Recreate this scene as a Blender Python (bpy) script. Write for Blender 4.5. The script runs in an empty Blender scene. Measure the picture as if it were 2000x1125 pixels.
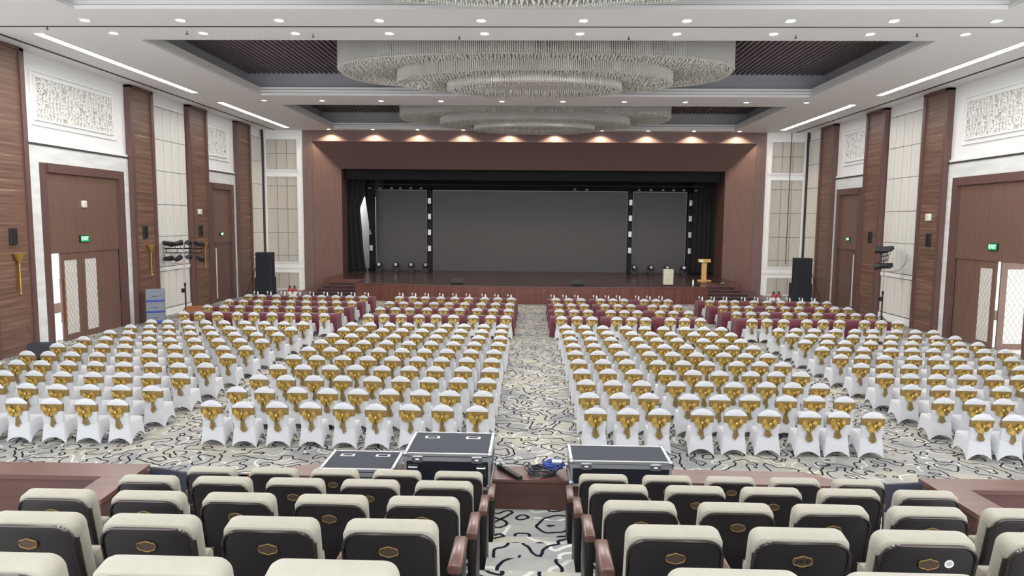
import bpy, math, random
from mathutils import Vector, Matrix, Euler
R = random.Random(7)
PI = math.pi
SC = bpy.context.scene
COL = SC.collection

# ------------------------------------------------------------------ camera
F_PX, PITCH, YAW, ROLL, CAMX, CAMZ = 1351.2, .097773, -.028631, .0091787, .0769, 4.6
cp, sp, cy, sy = math.cos(PITCH), math.sin(PITCH), math.cos(YAW), math.sin(YAW)
fwd = Vector((sy * cp, cy * cp, -sp)); right = Vector((cy, -sy, 0)); up = right.cross(fwd)
cr, sr = math.cos(ROLL), math.sin(ROLL)
c_r = right * cr + up * sr; c_u = -right * sr + up * cr
cam_d = bpy.data.cameras.new('camera'); cam = bpy.data.objects.new('camera', cam_d); COL.objects.link(cam)
cam.matrix_world = Matrix(((c_r.x, c_u.x, -fwd.x, CAMX), (c_r.y, c_u.y, -fwd.y, 0), (c_r.z, c_u.z, -fwd.z, CAMZ), (0, 0, 0, 1)))
cam_d.sensor_width = 36; cam_d.lens = F_PX / 2000 * 36; cam_d.clip_end = 300
SC.camera = cam

# ------------------------------------------------------------------ world, exposure
w = bpy.data.worlds.new('world'); SC.world = w; w.use_nodes = True
bg = w.node_tree.nodes['Background']; bg.inputs[0].default_value = (.93, .97, 1, 1); bg.inputs[1].default_value = 4.6
SC.view_settings.view_transform = 'Standard'; SC.view_settings.look = 'None'
SC.view_settings.exposure = -0.07; SC.view_settings.gamma = 1; SC.view_settings.use_curve_mapping = False
SPOT_W = 360; STAGE_SPOT_W = 330; STRIP = 15.0

# ------------------------------------------------------------------ materials
MATS = {}
def lin(c):
    return tuple(((x / 255) / 12.92 if x / 255 <= .04045 else ((x / 255 + .055) / 1.055) ** 2.4) for x in c) + (1,)
def mat(name, col, rough=.6, metal=0, emit=0, spec=.5, noise=None, bump=None, alpha=1, sheen=0):
    m = bpy.data.materials.new(name); m.use_nodes = True; nt = m.node_tree; b = nt.nodes['Principled BSDF']
    c = lin(col)
    b.inputs['Base Color'].default_value = c; b.inputs['Roughness'].default_value = rough; b.inputs['Metallic'].default_value = metal
    b.inputs['Specular IOR Level'].default_value = spec
    if sheen: b.inputs['Sheen Weight'].default_value = sheen
    if emit: b.inputs['Emission Color'].default_value = c; b.inputs['Emission Strength'].default_value = emit
    if alpha < 1: b.inputs['Alpha'].default_value = alpha
    if noise or bump:
        tc = nt.nodes.new('ShaderNodeTexCoord'); mp = nt.nodes.new('ShaderNodeMapping'); nz = nt.nodes.new('ShaderNodeTexNoise')
        nt.links.new(tc.outputs['Object'], mp.inputs[0]); nt.links.new(mp.outputs[0], nz.inputs['Vector'])
        sc, amt, scale3 = (noise or (bump[0], 0, (1, 1, 1)))
        nz.inputs['Scale'].default_value = sc; nz.inputs['Detail'].default_value = 4; mp.inputs['Scale'].default_value = scale3
        if noise and amt:
            rp = nt.nodes.new('ShaderNodeValToRGB')
            rp.color_ramp.elements[0].position = .32; rp.color_ramp.elements[1].position = .7
            rp.color_ramp.elements[0].color = tuple(x * (1 - amt) for x in c[:3]) + (1,)
            rp.color_ramp.elements[1].color = tuple(min(1, x * (1 + amt)) for x in c[:3]) + (1,)
            nt.links.new(nz.outputs['Fac'], rp.inputs[0]); nt.links.new(rp.outputs[0], b.inputs['Base Color'])
        if bump:
            nz2 = nt.nodes.new('ShaderNodeTexNoise'); nz2.inputs['Scale'].default_value = bump[0]; nz2.inputs['Detail'].default_value = 3
            nt.links.new(tc.outputs['Object'], nz2.inputs['Vector'])
            bp = nt.nodes.new('ShaderNodeBump'); bp.inputs['Strength'].default_value = bump[1]; bp.inputs['Distance'].default_value = bump[2]
            nt.links.new(nz2.outputs['Fac'], bp.inputs['Height']); nt.links.new(bp.outputs[0], b.inputs['Normal'])
    MATS[name] = m
    return m

mat('white_wall', (238, 238, 237), .55)
mat('white_trim', (242, 242, 240), .4)
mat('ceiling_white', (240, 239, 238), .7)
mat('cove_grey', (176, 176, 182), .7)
mat('ceiling_void', (52, 50, 56), .8)
mat('slat', (132, 121, 125), .5)
mat('marble', (224, 226, 224), .25, noise=(1.6, .10, (1, .6, 3)))
mat('panel_white', (217, 215, 209), .8, noise=(9, .05, (1, 1, .1)))
mat('panel_beige', (196, 190, 180), .85, noise=(9, .06, (1, 1, .1)))
mat('dark_gap', (62, 58, 58), .8)
mat('red_wood', (124, 99, 94), .42, noise=(2.2, .1, (6, 6, .5)))
mat('door_wood', (112, 86, 76), .42, noise=(2.4, .12, (6, 6, .45)))
mat('trim_wood', (100, 74, 70), .4, noise=(2.5, .1, (6, 6, .4)))
mat('stage_front', (106, 66, 57), .3, noise=(1.6, .25, (5, 5, .35)))
mat('stage_floor', (68, 50, 49), .22, noise=(2, .3, (.5, 7, 1)))
mat('ledge_wood', (100, 70, 63), .32, noise=(2.5, .2, (.6, 7, 3)))
mat('ledge_dark', (84, 56, 52), .45, noise=(2.5, .2, (.6, 4, 4)))
mat('cover_white', (197, 198, 203), .75, sheen=.2, bump=(5, .25, .03))
mat('sash_gold', (136, 113, 68), .45, .2, noise=(6, .2, (1, 1, 5)))
mat('bow_gold', (206, 180, 106), .34, .25, noise=(16, .42, (1, 1, 1)))  # colour noise stands in for shade in the folds of the gold cloth
mat('burgundy', (96, 31, 47), .7, sheen=.2, noise=(2, .15, (3, 3, .5)))
mat('black_cloth', (22, 22, 26), .9)
mat('black_plastic', (30, 30, 33), .5)
mat('array_black', (38, 42, 52), .6)
mat('grille', (30, 33, 41), .8, bump=(120, .5, .01))
mat('led', (76, 75, 77), .55, spec=.3, noise=(30, .05, (1, 1, 1)))
mat('led_frame', (120, 120, 122), .4, .5)
mat('blinder', (205, 206, 208), .35, .2)
mat('shell_black', (27, 23, 25), .42)
mat('shell_trim', (70, 62, 62), .2, .6)
mat('seat_beige', (152, 147, 134), .9, sheen=.25, noise=(7, .07, (1, 1, 1)), bump=(160, .25, .004))
mat('arm_wood', (98, 68, 61), .28, noise=(5, .2, (4, .6, 4)))
mat('plaque', (104, 90, 78), .38, .7)
mat('laminate', (54, 58, 67), .65, spec=.2, noise=(60, .07, (1, 1, 1)))
mat('laminate_black', (22, 24, 33), .4)
mat('aluminium', (196, 199, 203), .3, .75)
mat('steel', (170, 172, 176), .25, .85)
mat('gold_metal', (196, 162, 84), .3, .7)
mat('copper', (176, 112, 82), .25, .7)
mat('brass_dark', (150, 120, 70), .35, .7)
mat('speaker_dark', (44, 42, 44), .6)
mat('plastic_white', (232, 231, 226), .4)
mat('exit_green', (20, 168, 112), .5, emit=.35)
mat('exit_letter', (225, 255, 238), .5, emit=.7)
mat('frost', (214, 211, 206), .35, noise=(3, .06, (1, 1, 1)))
mat('frost_bar', (168, 160, 152), .5)
mat('lamp', (255, 252, 244), .5, emit=22)
mat('lamp_warm', (255, 236, 205), .5, emit=22)
mat('strip', (255, 255, 255), .5, emit=STRIP)
mat('crystal', (208, 204, 197), .25, 0, spec=.8)
mat('crystal_drop', (206, 204, 199), .12, .25, spec=1)
mat('crystal_frame', (206, 201, 192), .5)
mat('crate_grey', (134, 141, 152), .55)
mat('crate_blue', (62, 84, 168), .5)
mat('cardboard', (150, 100, 70), .8)
mat('podium_wood', (206, 164, 96), .4, noise=(4, .12, (5, 5, .5)))
mat('trunk_beige', (196, 192, 172), .5)
mat('cable_blue', (56, 78, 150), .4)
mat('cable_black', (38, 40, 50), .45)
mat('red_metal', (170, 40, 56), .35)
mat('glass', (225, 232, 236), .08, spec=.8, alpha=.55)
mat('bottle', (236, 240, 242), .15, spec=.7)
mat('corridor_white', (240, 240, 238), .5)
mat('corridor_floor', (232, 228, 220), .3)
mat('navy_skirt', (36, 38, 52), .7)
mat('lens', (150, 160, 178), .1, .3)

def wood_stripe():
    m = bpy.data.materials.new('pillar_wood'); m.use_nodes = True; nt = m.node_tree; b = nt.nodes['Principled BSDF']
    tc = nt.nodes.new('ShaderNodeTexCoord'); mp = nt.nodes.new('ShaderNodeMapping'); mp.inputs['Scale'].default_value = (.25, .25, 9)
    nt.links.new(tc.outputs['Object'], mp.inputs[0])
    n1 = nt.nodes.new('ShaderNodeTexNoise'); n1.inputs['Scale'].default_value = 1.4; n1.inputs['Detail'].default_value = 6; n1.inputs['Roughness'].default_value = .65
    nt.links.new(mp.outputs[0], n1.inputs['Vector'])
    rp = nt.nodes.new('ShaderNodeValToRGB'); e = rp.color_ramp.elements
    e[0].position = .3; e[0].color = lin((86, 64, 54)); e[1].position = .74; e[1].color = lin((196, 168, 148))
    for p, c in ((.45, (104, 78, 66)), (.58, (122, 94, 80)), (.66, (140, 110, 94))):
        k = e.new(p); k.color = lin(c)
    nt.links.new(n1.outputs['Fac'], rp.inputs[0]); nt.links.new(rp.outputs[0], b.inputs['Base Color']); b.inputs['Roughness'].default_value = .45
    MATS['pillar_wood'] = m
wood_stripe()

def carpet():
    m = bpy.data.materials.new('carpet'); m.use_nodes = True; nt = m.node_tree; b = nt.nodes['Principled BSDF']; L = nt.links.new
    N = nt.nodes.new
    tc = N('ShaderNodeTexCoord')
    def M(op, a, b=None):
        n = N('ShaderNodeMath'); n.operation = op
        for i, v in enumerate((a, b)):
            if v is None: continue
            if isinstance(v, (int, float)): n.inputs[i].default_value = v
            else: L(v, n.inputs[i])
        return n.outputs[0]
    def winding(off, scale, k, width, detail, rough=.5, lo=None):
        """lines of even width that wander along the level curves of a noise field"""
        def field(dx, dy):
            ad = N('ShaderNodeVectorMath'); ad.operation = 'ADD'; ad.inputs[1].default_value = (off + dx, off * .63 + dy, 0); L(tc.outputs['Object'], ad.inputs[0])
            fl = N('ShaderNodeVectorMath'); fl.operation = 'MULTIPLY'; fl.inputs[1].default_value = (1, 1, 0); L(ad.outputs[0], fl.inputs[0])
            nz = N('ShaderNodeTexNoise'); nz.noise_dimensions = '2D'; nz.inputs['Scale'].default_value = scale; nz.inputs['Detail'].default_value = detail; nz.inputs['Roughness'].default_value = rough
            L(fl.outputs[0], nz.inputs['Vector']); return nz.outputs['Fac']
        e = .012; f0, fx, fy = field(0, 0), field(e, 0), field(0, e)
        gx, gy = M('DIVIDE', M('SUBTRACT', fx, f0), e), M('DIVIDE', M('SUBTRACT', fy, f0), e)
        g = M('MAXIMUM', M('SQRT', M('ADD', M('MULTIPLY', gx, gx), M('MULTIPLY', gy, gy))), .12)
        d = M('DIVIDE', M('DIVIDE', M('ABSOLUTE', M('SUBTRACT', M('FRACT', M('MULTIPLY', f0, k)), .5)), k), g)
        mr = N('ShaderNodeMapRange'); mr.inputs['From Min'].default_value = width * .8; mr.inputs['From Max'].default_value = width * 1.2
        mr.inputs['To Min'].default_value = 1; mr.inputs['To Max'].default_value = 0; L(d, mr.inputs['Value'])
        out = mr.outputs[0]
        if lo is not None:
            mk = N('ShaderNodeTexNoise'); mk.inputs['Scale'].default_value = 1.3; mk.inputs['Detail'].default_value = 0
            ad = N('ShaderNodeVectorMath'); ad.operation = 'ADD'; ad.inputs[1].default_value = (off * 2, 3, 0); L(tc.outputs['Object'], ad.inputs[0]); L(ad.outputs[0], mk.inputs['Vector'])
            out = M('MULTIPLY', out, M('GREATER_THAN', mk.outputs['Fac'], lo))
        return out
    # pale ground with soft grey and cream patches
    pn = N('ShaderNodeTexNoise'); pn.inputs['Scale'].default_value = 1.1; pn.inputs['Detail'].default_value = 2; L(tc.outputs['Object'], pn.inputs['Vector'])
    rp = N('ShaderNodeValToRGB'); rp.color_ramp.interpolation = 'EASE'; e = rp.color_ramp.elements
    e[0].position = .36; e[0].color = lin((146, 147, 149)); e[1].position = .66; e[1].color = lin((178, 174, 161))
    k = e.new(.5); k.color = lin((165, 164, 160)); L(pn.outputs['Fac'], rp.inputs[0])
    def mix(a, fac, col):
        mx = N('ShaderNodeMix'); mx.data_type = 'RGBA'; L(fac, mx.inputs['Factor']); L(a, mx.inputs[6]); mx.inputs[7].default_value = lin(col); return mx.outputs[2]
    c = rp.outputs[0]
    c = mix(c, winding(41.3, 1.15, 5, .02, 1.5, .5, .47), (206, 205, 198))
    c = mix(c, winding(5.1, 1.25, 6.5, .0165, 2.2, .55), (20, 21, 36))
    L(c, b.inputs['Base Color']); b.inputs['Roughness'].default_value = .95; b.inputs['Specular IOR Level'].default_value = .1
    fz = N('ShaderNodeTexNoise'); fz.inputs['Scale'].default_value = 180; L(tc.outputs['Object'], fz.inputs['Vector'])
    bp = N('ShaderNodeBump'); bp.inputs['Strength'].default_value = .3; bp.inputs['Distance'].default_value = .01; L(fz.outputs['Fac'], bp.inputs['Height']); L(bp.outputs[0], b.inputs['Normal'])
    MATS['carpet'] = m
carpet()

# ------------------------------------------------------------------ mesh helpers
class MB:
    def __init__(s): s.v = []; s.f = []; s.mi = []; s.m = 0; s.T = None; s.flat = set()
    def add(s, vs, fs):
        o = len(s.v)
        if s.T is not None: vs = [tuple(s.T @ Vector(p)) for p in vs]
        s.v += [tuple(p) for p in vs]; s.f += [tuple(i + o for i in f) for f in fs]; s.mi += [s.m] * len(fs); return s
    def box(s, x0, x1, y0, y1, z0, z1):
        return s.add([(x0, y0, z0), (x1, y0, z0), (x1, y1, z0), (x0, y1, z0), (x0, y0, z1), (x1, y0, z1), (x1, y1, z1), (x0, y1, z1)],
                     [(0, 3, 2, 1), (4, 5, 6, 7), (0, 1, 5, 4), (1, 2, 6, 5), (2, 3, 7, 6), (3, 0, 4, 7)])
    def prism(s, poly, z0, z1):       # polygon in x,y extruded in z
        n = len(poly); a = sum(poly[i][0] * poly[(i + 1) % n][1] - poly[(i + 1) % n][0] * poly[i][1] for i in range(n))
        if a < 0: poly = poly[::-1]
        return s.add([(x, y, z0) for x, y in poly] + [(x, y, z1) for x, y in poly],
                     [tuple(range(n))[::-1], tuple(range(n, 2 * n))] + [(i, (i + 1) % n, n + (i + 1) % n, n + i) for i in range(n)])
    def cyl(s, p, q, r, r2=None, n=10, caps=True):
        p, q = Vector(p), Vector(q); r2 = r if r2 is None else r2; d = (q - p).normalized()
        a = d.orthogonal().normalized(); b = d.cross(a)
        vs = [p + (a * math.cos(2 * PI * i / n) + b * math.sin(2 * PI * i / n)) * r for i in range(n)] + [q + (a * math.cos(2 * PI * i / n) + b * math.sin(2 * PI * i / n)) * r2 for i in range(n)]
        fs = [(i, (i + 1) % n, n + (i + 1) % n, n + i) for i in range(n)]
        if caps: fs += [tuple(range(n))[::-1], tuple(range(n, 2 * n))]
        return s.add(vs, fs)
    def lathe(s, prof, c=(0, 0, 0), n=14):
        m = len(prof); vs = [(c[0] + r * math.cos(2 * PI * i / n), c[1] + r * math.sin(2 * PI * i / n), c[2] + z) for i in range(n) for r, z in prof]
        return s.add(vs, [(i * m + j, ((i + 1) % n) * m + j, ((i + 1) % n) * m + j + 1, i * m + j + 1) for i in range(n) for j in range(m - 1)])
    def tube(s, pts, r, n=6, closed=False):
        pts = [Vector(p) for p in pts]; m = len(pts); vs = []
        for i, p in enumerate(pts):
            a = pts[(i - 1) % m] if closed or i else p; b = pts[(i + 1) % m] if closed or i < m - 1 else p
            d = (b - a).normalized() if (b - a).length else Vector((0, 0, 1))
            u = d.cross(Vector((0, 0, 1)));  u = u.normalized() if u.length > 1e-4 else Vector((1, 0, 0)); w_ = d.cross(u)
            vs += [p + (u * math.cos(2 * PI * k / n) + w_ * math.sin(2 * PI * k / n)) * r for k in range(n)]
        k = m if closed else m - 1
        fs = [(i * n + j, i * n + (j + 1) % n, ((i + 1) % m) * n + (j + 1) % n, ((i + 1) % m) * n + j) for i in range(k) for j in range(n)]
        if not closed: fs += [tuple(range(n))[::-1], tuple((m - 1) * n + j for j in range(n))]
        return s.add(vs, fs)
    def grid(s, fn, nu, nv, wrap=False):
        vs = [fn(i / (nu if wrap else nu - 1), j / (nv - 1)) for i in range(nu) for j in range(nv)]
        return s.add(vs, [(i * nv + j, ((i + 1) % nu) * nv + j, ((i + 1) % nu) * nv + j + 1, i * nv + j + 1) for i in range(nu if wrap else nu - 1) for j in range(nv - 1)])
    def rbox(s, x0, x1, y0, y1, z0, z1, r, axis='y', k=4):   # box rounded in the plane across axis, with softened edges
        if axis == 'y': A = (x0, x1, z0, z1); D = (y0, y1); P = lambda a, b, d: (a, d, b)
        elif axis == 'x': A = (y0, y1, z0, z1); D = (x0, x1); P = lambda a, b, d: (d, a, b)
        else: A = (x0, x1, y0, y1); D = (z0, z1); P = lambda a, b, d: (a, b, d)
        def outline(ins):
            pts = []; rr = max(r - ins, .001)
            for cx, cz, a0 in ((A[1] - r, A[3] - r, 0), (A[0] + r, A[3] - r, 90), (A[0] + r, A[2] + r, 180), (A[1] - r, A[2] + r, 270)):
                for i in range(k + 1):
                    t = math.radians(a0 + 90 * i / k); pts.append((cx + rr * math.cos(t), cz + rr * math.sin(t)))
            return pts
        e = min(r * .45, (D[1] - D[0]) * .3); rings = [(D[0], e), (D[0] + e * .3, e * .3), (D[0] + e, 0), (D[1] - e, 0), (D[1] - e * .3, e * .3), (D[1], e)]
        vs = []; n = 4 * (k + 1)
        for d, ins in rings: vs += [P(a, b, d) for a, b in outline(ins)]
        fs = [(q * n + i, q * n + (i + 1) % n, (q + 1) * n + (i + 1) % n, (q + 1) * n + i) for q in range(5) for i in range(n)]
        fs += [tuple(range(n))[::-1], tuple(range(5 * n, 6 * n))]
        return s.add(vs, fs)
    def sphere(s, c, r, n=10, m=6, sz=1):
        return s.lathe([(max(r * math.sin(PI * j / m), 1e-4), -r * sz * math.cos(PI * j / m)) for j in range(m + 1)], c, n)
    def mesh(s, name, mats, smooth=False):
        me = bpy.data.meshes.new(name); me.from_pydata(s.v, [], s.f)
        for x in ([mats] if isinstance(mats, str) else mats): me.materials.append(MATS[x])
        if s.mi and max(s.mi): me.polygons.foreach_set('material_index', s.mi)
        if smooth: me.polygons.foreach_set('use_smooth', [True] * len(me.polygons))
        me.update(); 
        if smooth and smooth != 'all':
            try: me.set_sharp_from_angle(angle=math.radians(40))
            except Exception: pass
        return me

def link(name, me, parent=None, loc=(0, 0, 0), rot=(0, 0, 0)):
    o = bpy.data.objects.new(name, me); COL.objects.link(o); o.location = loc; o.rotation_euler = rot
    if parent is not None: o.parent = parent
    return o
def obj(name, mb, mats, parent=None, loc=(0, 0, 0), rot=(0, 0, 0), smooth=False):
    return link(name, mb.mesh(name, mats, smooth), parent, loc, rot)
def tag(o, label, cat, group=None, kind=None):
    o['label'] = label; o['category'] = cat
    if group: o['group'] = group
    if kind: o['kind'] = kind
    return o
def struct(name, mb, mats, label=None, smooth=False):
    o = obj(name, mb, mats, smooth=smooth); o['kind'] = 'structure'
    if label: o['label'] = label
    return o
def empty(name, loc=(0, 0, 0), rz=0):
    o = bpy.data.objects.new(name, None); COL.objects.link(o); o.location = loc; o.rotation_euler = (0, 0, rz); o.empty_display_size = .1; return o
def copy_tree(o, parent=None):
    kids = list(o.children); c = o.copy(); COL.objects.link(c); c.parent = parent
    for k in kids: copy_tree(k, c)
    return c
def B(*a): return MB().box(*a)
ORD = ['first', 'second', 'third', 'fourth', 'fifth', 'sixth', 'seventh', 'eighth', 'ninth', 'tenth', 'eleventh', 'twelfth']
def project(p):
    d = Vector(p) - Vector((CAMX, 0, CAMZ)); z = d.dot(fwd)
    if z < .1: return None
    return 1000 + F_PX * d.dot(c_r) / z, 562.5 - F_PX * d.dot(c_u) / z
def text_mesh(txt, size, depth, material):
    cu = bpy.data.curves.new('txt', 'FONT'); cu.body = txt; cu.size = size; cu.extrude = depth; cu.align_x = 'CENTER'; cu.align_y = 'CENTER'; cu.resolution_u = 2
    t = bpy.data.objects.new('txt', cu); COL.objects.link(t); bpy.context.view_layer.update()
    me = bpy.data.meshes.new_from_object(t.evaluated_get(bpy.context.evaluated_depsgraph_get()))
    bpy.data.objects.remove(t); bpy.data.curves.remove(cu); me.materials.clear(); me.materials.append(MATS[material]); return me

# ------------------------------------------------------------------ the setting
WX = 17.1; ZC = 10.12; FY = 43.9
struct('floor', B(-WX - .4, WX + .4, -3, FY + 8, -.3, 0), 'carpet', 'pale carpet with wandering dark lines')
# corridors beyond the big doors
for s, n in ((-1, 'left'), (1, 'right')):
    x0, x1 = sorted((s * (WX + .4), s * (WX + 6)))
    struct('floor_corridor_' + n, B(x0, x1, 18, 44, -.3, -.004), 'corridor_floor', 'pale bright corridor floor outside the doors')
    x2, x3 = sorted((s * (WX + 5.5), s * (WX + 5.8)))
    struct('wall_corridor_' + n, B(x2, x3, 18, 44, 0, 5), 'corridor_white', 'bright white corridor wall outside the doors')
    struct('shade_slab_corridor_' + n, B(*sorted((s * (WX + .4), s * (WX + 2.4))), 19.5, 44, 4.2, 4.4), 'corridor_white', 'unseen white slab added to dim the corridor outside the doors')  # partial slab added out of view to dim the corridor and open leaf
    x4, x5 = sorted((s * (WX + 5.42), s * (WX + 5.5)))
    struct('baseboard_corridor_' + n, B(x4, x5, 18, 44, 0, .45), 'door_wood')

# ceiling with three coffers
CX = 12.4
COFF = [(9.5, 18.95), (21.85, 31.8), (34.1, 43.3)]
mb = MB()
for s in (-1, 1): mb.box(*sorted((s * CX, s * (WX + .4))), -3, FY + .3, ZC, ZC + .25)
ys = [-3, COFF[0][0], COFF[0][1], COFF[1][0], COFF[1][1], COFF[2][0], COFF[2][1], FY + .3]
for a, b in zip(ys[0::2], ys[1::2]): mb.box(-CX, CX, a, b, ZC, ZC + .25)
ceiling = struct('ceiling', mb, 'ceiling_white', 'white ceiling with three long coffers')
slat_me = None
for ci, (a, b) in enumerate(COFF):
    # stepped mouldings: three lips, each set back a little
    for k in range(3):
        z0 = ZC + .002 + k * .14; z1 = z0 + .108; o_ = .02 + .06 * k; q = MB()
        for s in (-1, 1): q.box(*sorted((s * (CX - .16 + o_), s * (CX + .25))), a + .16 - o_, b - .16 + o_, z0, z1)
        q.box(-CX - .25, CX + .25, a - .2, a + .16 - o_, z0, z1); q.box(-CX - .25, CX + .25, b - .16 + o_, b + .2, z0, z1)
        obj('moulding', q, 'ceiling_white', ceiling)
    q = MB(); zt = 11.45
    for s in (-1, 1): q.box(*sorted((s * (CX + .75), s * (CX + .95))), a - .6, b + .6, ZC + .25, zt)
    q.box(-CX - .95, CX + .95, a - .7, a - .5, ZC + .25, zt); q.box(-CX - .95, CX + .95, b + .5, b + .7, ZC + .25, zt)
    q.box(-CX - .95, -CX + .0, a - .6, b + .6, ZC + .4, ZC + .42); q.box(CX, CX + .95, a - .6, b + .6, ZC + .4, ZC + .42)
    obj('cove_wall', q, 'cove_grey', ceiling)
    obj('soffit', B(-CX - .95, CX + .95, a - .7, b + .7, zt, zt + .1), 'ceiling_void', ceiling)
    if ci == 0: continue
    L_ = b - a + 1.0
    sm = B(-.045, .045, 0, L_, 0, .2).mesh('slat', 'slat')
    nS = 118
    for i in range(nS):
        x = -CX - .6 + (2 * CX + 1.2) * i / (nS - 1)
        link('slat', sm, ceiling, (x, a - .5, 11.2))
# dark slots in the ceiling
obj('slot', B(-WX, WX, 20.44, 20.53, ZC - .006, ZC + .05), 'dark_gap', ceiling)
for s in (-1, 1):
    obj('slot', B(*sorted((s * 16.2, s * 16.34)), 0, FY, ZC - .006, ZC + .05), 'dark_gap', ceiling)

# ---- side walls
SEC = [(21.15, 23.05), (29.1, 30.9), (34.15, 36.05), (39.7, 41.6)]      # wooden pilasters
def P(mb, s, y0, y1, z0, z1, d0, d1):       # box on side wall s, proud of the wall face from d0 to d1
    return mb.box(*sorted((s * (WX - d0), s * (WX - d1))), y0, y1, z0, z1)
tile_cache = {}
def lattice(y0, y1, z0, z1, s, cell):
    rr = random.Random(int(y0 * 10)); ny = max(3, int((y1 - y0) / cell)); nz = max(3, int((z1 - z0) / cell)); p = {}
    for i in range(ny + 1):
        for j in range(nz + 1):
            ey = 0 if i in (0, ny) else rr.uniform(-.36, .36); ez = 0 if j in (0, nz) else rr.uniform(-.36, .36)
            p[i, j] = (y0 + (i + ey) * (y1 - y0) / ny, z0 + (j + ez) * (z1 - z0) / nz)
    q = MB()
    def bar(a, b):
        (ya, za), (yb, zb) = a, b; l = math.hypot(yb - ya, zb - za) or 1; ny_, nz_ = -(zb - za) / l * .017, (yb - ya) / l * .017
        xs = (s * (WX - .03), s * (WX - .075)); vs = [(x, y, z) for x in xs for y, z in ((ya + ny_, za + nz_), (yb + ny_, zb + nz_), (yb - ny_, zb - nz_), (ya - ny_, za - nz_))]
        q.add(vs, [(4, 5, 6, 7), (0, 1, 5, 4), (2, 3, 7, 6), (1, 2, 6, 5), (3, 0, 4, 7)])
    for i in range(ny + 1):
        for j in range(nz + 1):
            if i < ny and rr.random() < .86: bar(p[i, j], p[i + 1, j])
            if j < nz and rr.random() < .86: bar(p[i, j], p[i, j + 1])
            if i < ny and j < nz and rr.random() < .3: bar(p[i, j], p[i + 1, j + 1])
    return q
for s, n in ((-1, 'left'), (1, 'right')):
    wl = MB(); X0, X1 = sorted((s * WX, s * (WX + .4)))
    wl.box(X0, X1, -3, 24.07, 0, ZC); wl.box(X0, X1, 28.28, FY + .3, 0, ZC); wl.box(X0, X1, 24.07, 28.28, 3.28, ZC)
    wall = struct('wall_' + n, wl, 'white_wall', 'white side wall with wooden pilasters and panelled bays')
    for k, (a, b) in enumerate(SEC):
        pil = obj('pilaster', P(MB(), s, a + .2, b - .2, 0, 10.06, 0, .2), 'pillar_wood', wall)
        q = MB(); P(q, s, a, a + .2, 0, 10.08, 0, .27); P(q, s, b - .2, b, 0, 10.08, 0, .27); P(q, s, a, b, 10.0, 10.09, 0, .27)
        obj('pilaster_frame', q, 'trim_wood', pil)
    # panelled bays
    for (a, b) in ((30.95, 34.1), (41.65, FY)):
        cols = [a + .03, a + .4, a + 1.1, a + 1.8, a + 2.5, b - .03] if b - a > 2.6 else [a + .03, a + .75, a + 1.45, b - .02]
        rows = [.35, 2.08, 2.3, 3.7, 5.17, 6.7, 8.12, 9.58]
        for i in range(len(cols) - 1):
            for j in range(len(rows) - 1):
                if j == 1: continue
                key = (round(cols[i + 1] - cols[i], 3), round(rows[j + 1] - rows[j], 3))
                if key not in tile_cache: tile_cache[key] = B(-.0225, .0225, .012, key[0] - .012, .012, key[1] - .012).mesh('panel', 'panel_white')
                link('panel', tile_cache[key], wall, (s * (WX - .0225), cols[i], rows[j]))
        q = MB(); P(q, s, a, b, 2.1, 2.28, 0, .07); P(q, s, a, b, 9.6, 9.7, 0, .03); obj('chair_rail', q, 'white_trim', wall)
        q = MB(); P(q, s, a, b, 0, .32, 0, .08); obj('skirting', q, 'white_trim', wall)
        q = MB(); P(q, s, a, b, .32, 9.6, 0, .004); obj('panel_joint', q, 'dark_gap', wall)
    # door bays: plaster field with lattice, ledge, marble surround, wooden door case
    for (a, b, la, lb, da, db, cell) in ((23.05, 29.1, 23.8, 28.2, 23.77, 28.62, .16), (36.05, 39.7, 36.5, 38.75, 36.5, 39.25, .16)):
        big = b - a > 5
        q = MB(); P(q, s, a, b, 7.03, 7.1, 0, .1); obj('ledge', q, 'dark_gap', wall)
        q = MB(); P(q, s, a, b, 7.1, 7.2, 0, .07); obj('ledge_cap', q, 'white_trim', wall)
        fr = MB()
        for (o1, o2, d) in ((.17, .23, .06), (.0, .05, .09)):
            P(fr, s, la - o2, lb + o2, 9.36 + o1, 9.36 + o2, 0, d); P(fr, s, la - o2, lb + o2, 7.94 - o2, 7.94 - o1, 0, d)
            P(fr, s, la - o2, la - o1, 7.94 - o1, 9.36 + o1, 0, d); P(fr, s, lb + o1, lb + o2, 7.94 - o1, 9.36 + o1, 0, d)
        f = obj('lattice_frame', fr, 'white_trim', wall)
        obj('lattice_backing', P(MB(), s, la, lb, 7.94, 9.36, 0, .03), 'panel_beige', f)
        lt = obj('lattice', lattice(la, lb, 7.94, 9.36, s, cell), 'white_trim', f); lt['kind'] = 'stuff'
        ma = MB(); P(ma, s, a, da, 0, 7.03, 0, .06); P(ma, s, db, b, 0, 7.03, 0, .06); P(ma, s, da, db, 6.45, 7.03, 0, .06)
        obj('marble_surround', ma, 'marble', wall)
        c = MB(); P(c, s, da, da + .33, 0, 6.45, -.02, .09); P(c, s, db - .34, db, 0, 6.45, -.02, .16); P(c, s, da + .33, db - .34, 6.13, 6.45, 0, .16)
        obj('door_case', c, 'trim_wood', wall)
        P(c := MB(), s, da + .33, db - .34, 3.25, 6.13, -.02, .03); obj('overdoor_panel', c, 'door_wood', wall)
        if not big:
            c = MB(); P(c, s, da + .33, db - .34, 0, 3.25, 0, .005); P(c, s, da + .33, db - .34, 3.2, 3.27, 0, .1)
            obj('recess', c, 'trim_wood', wall)

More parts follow.
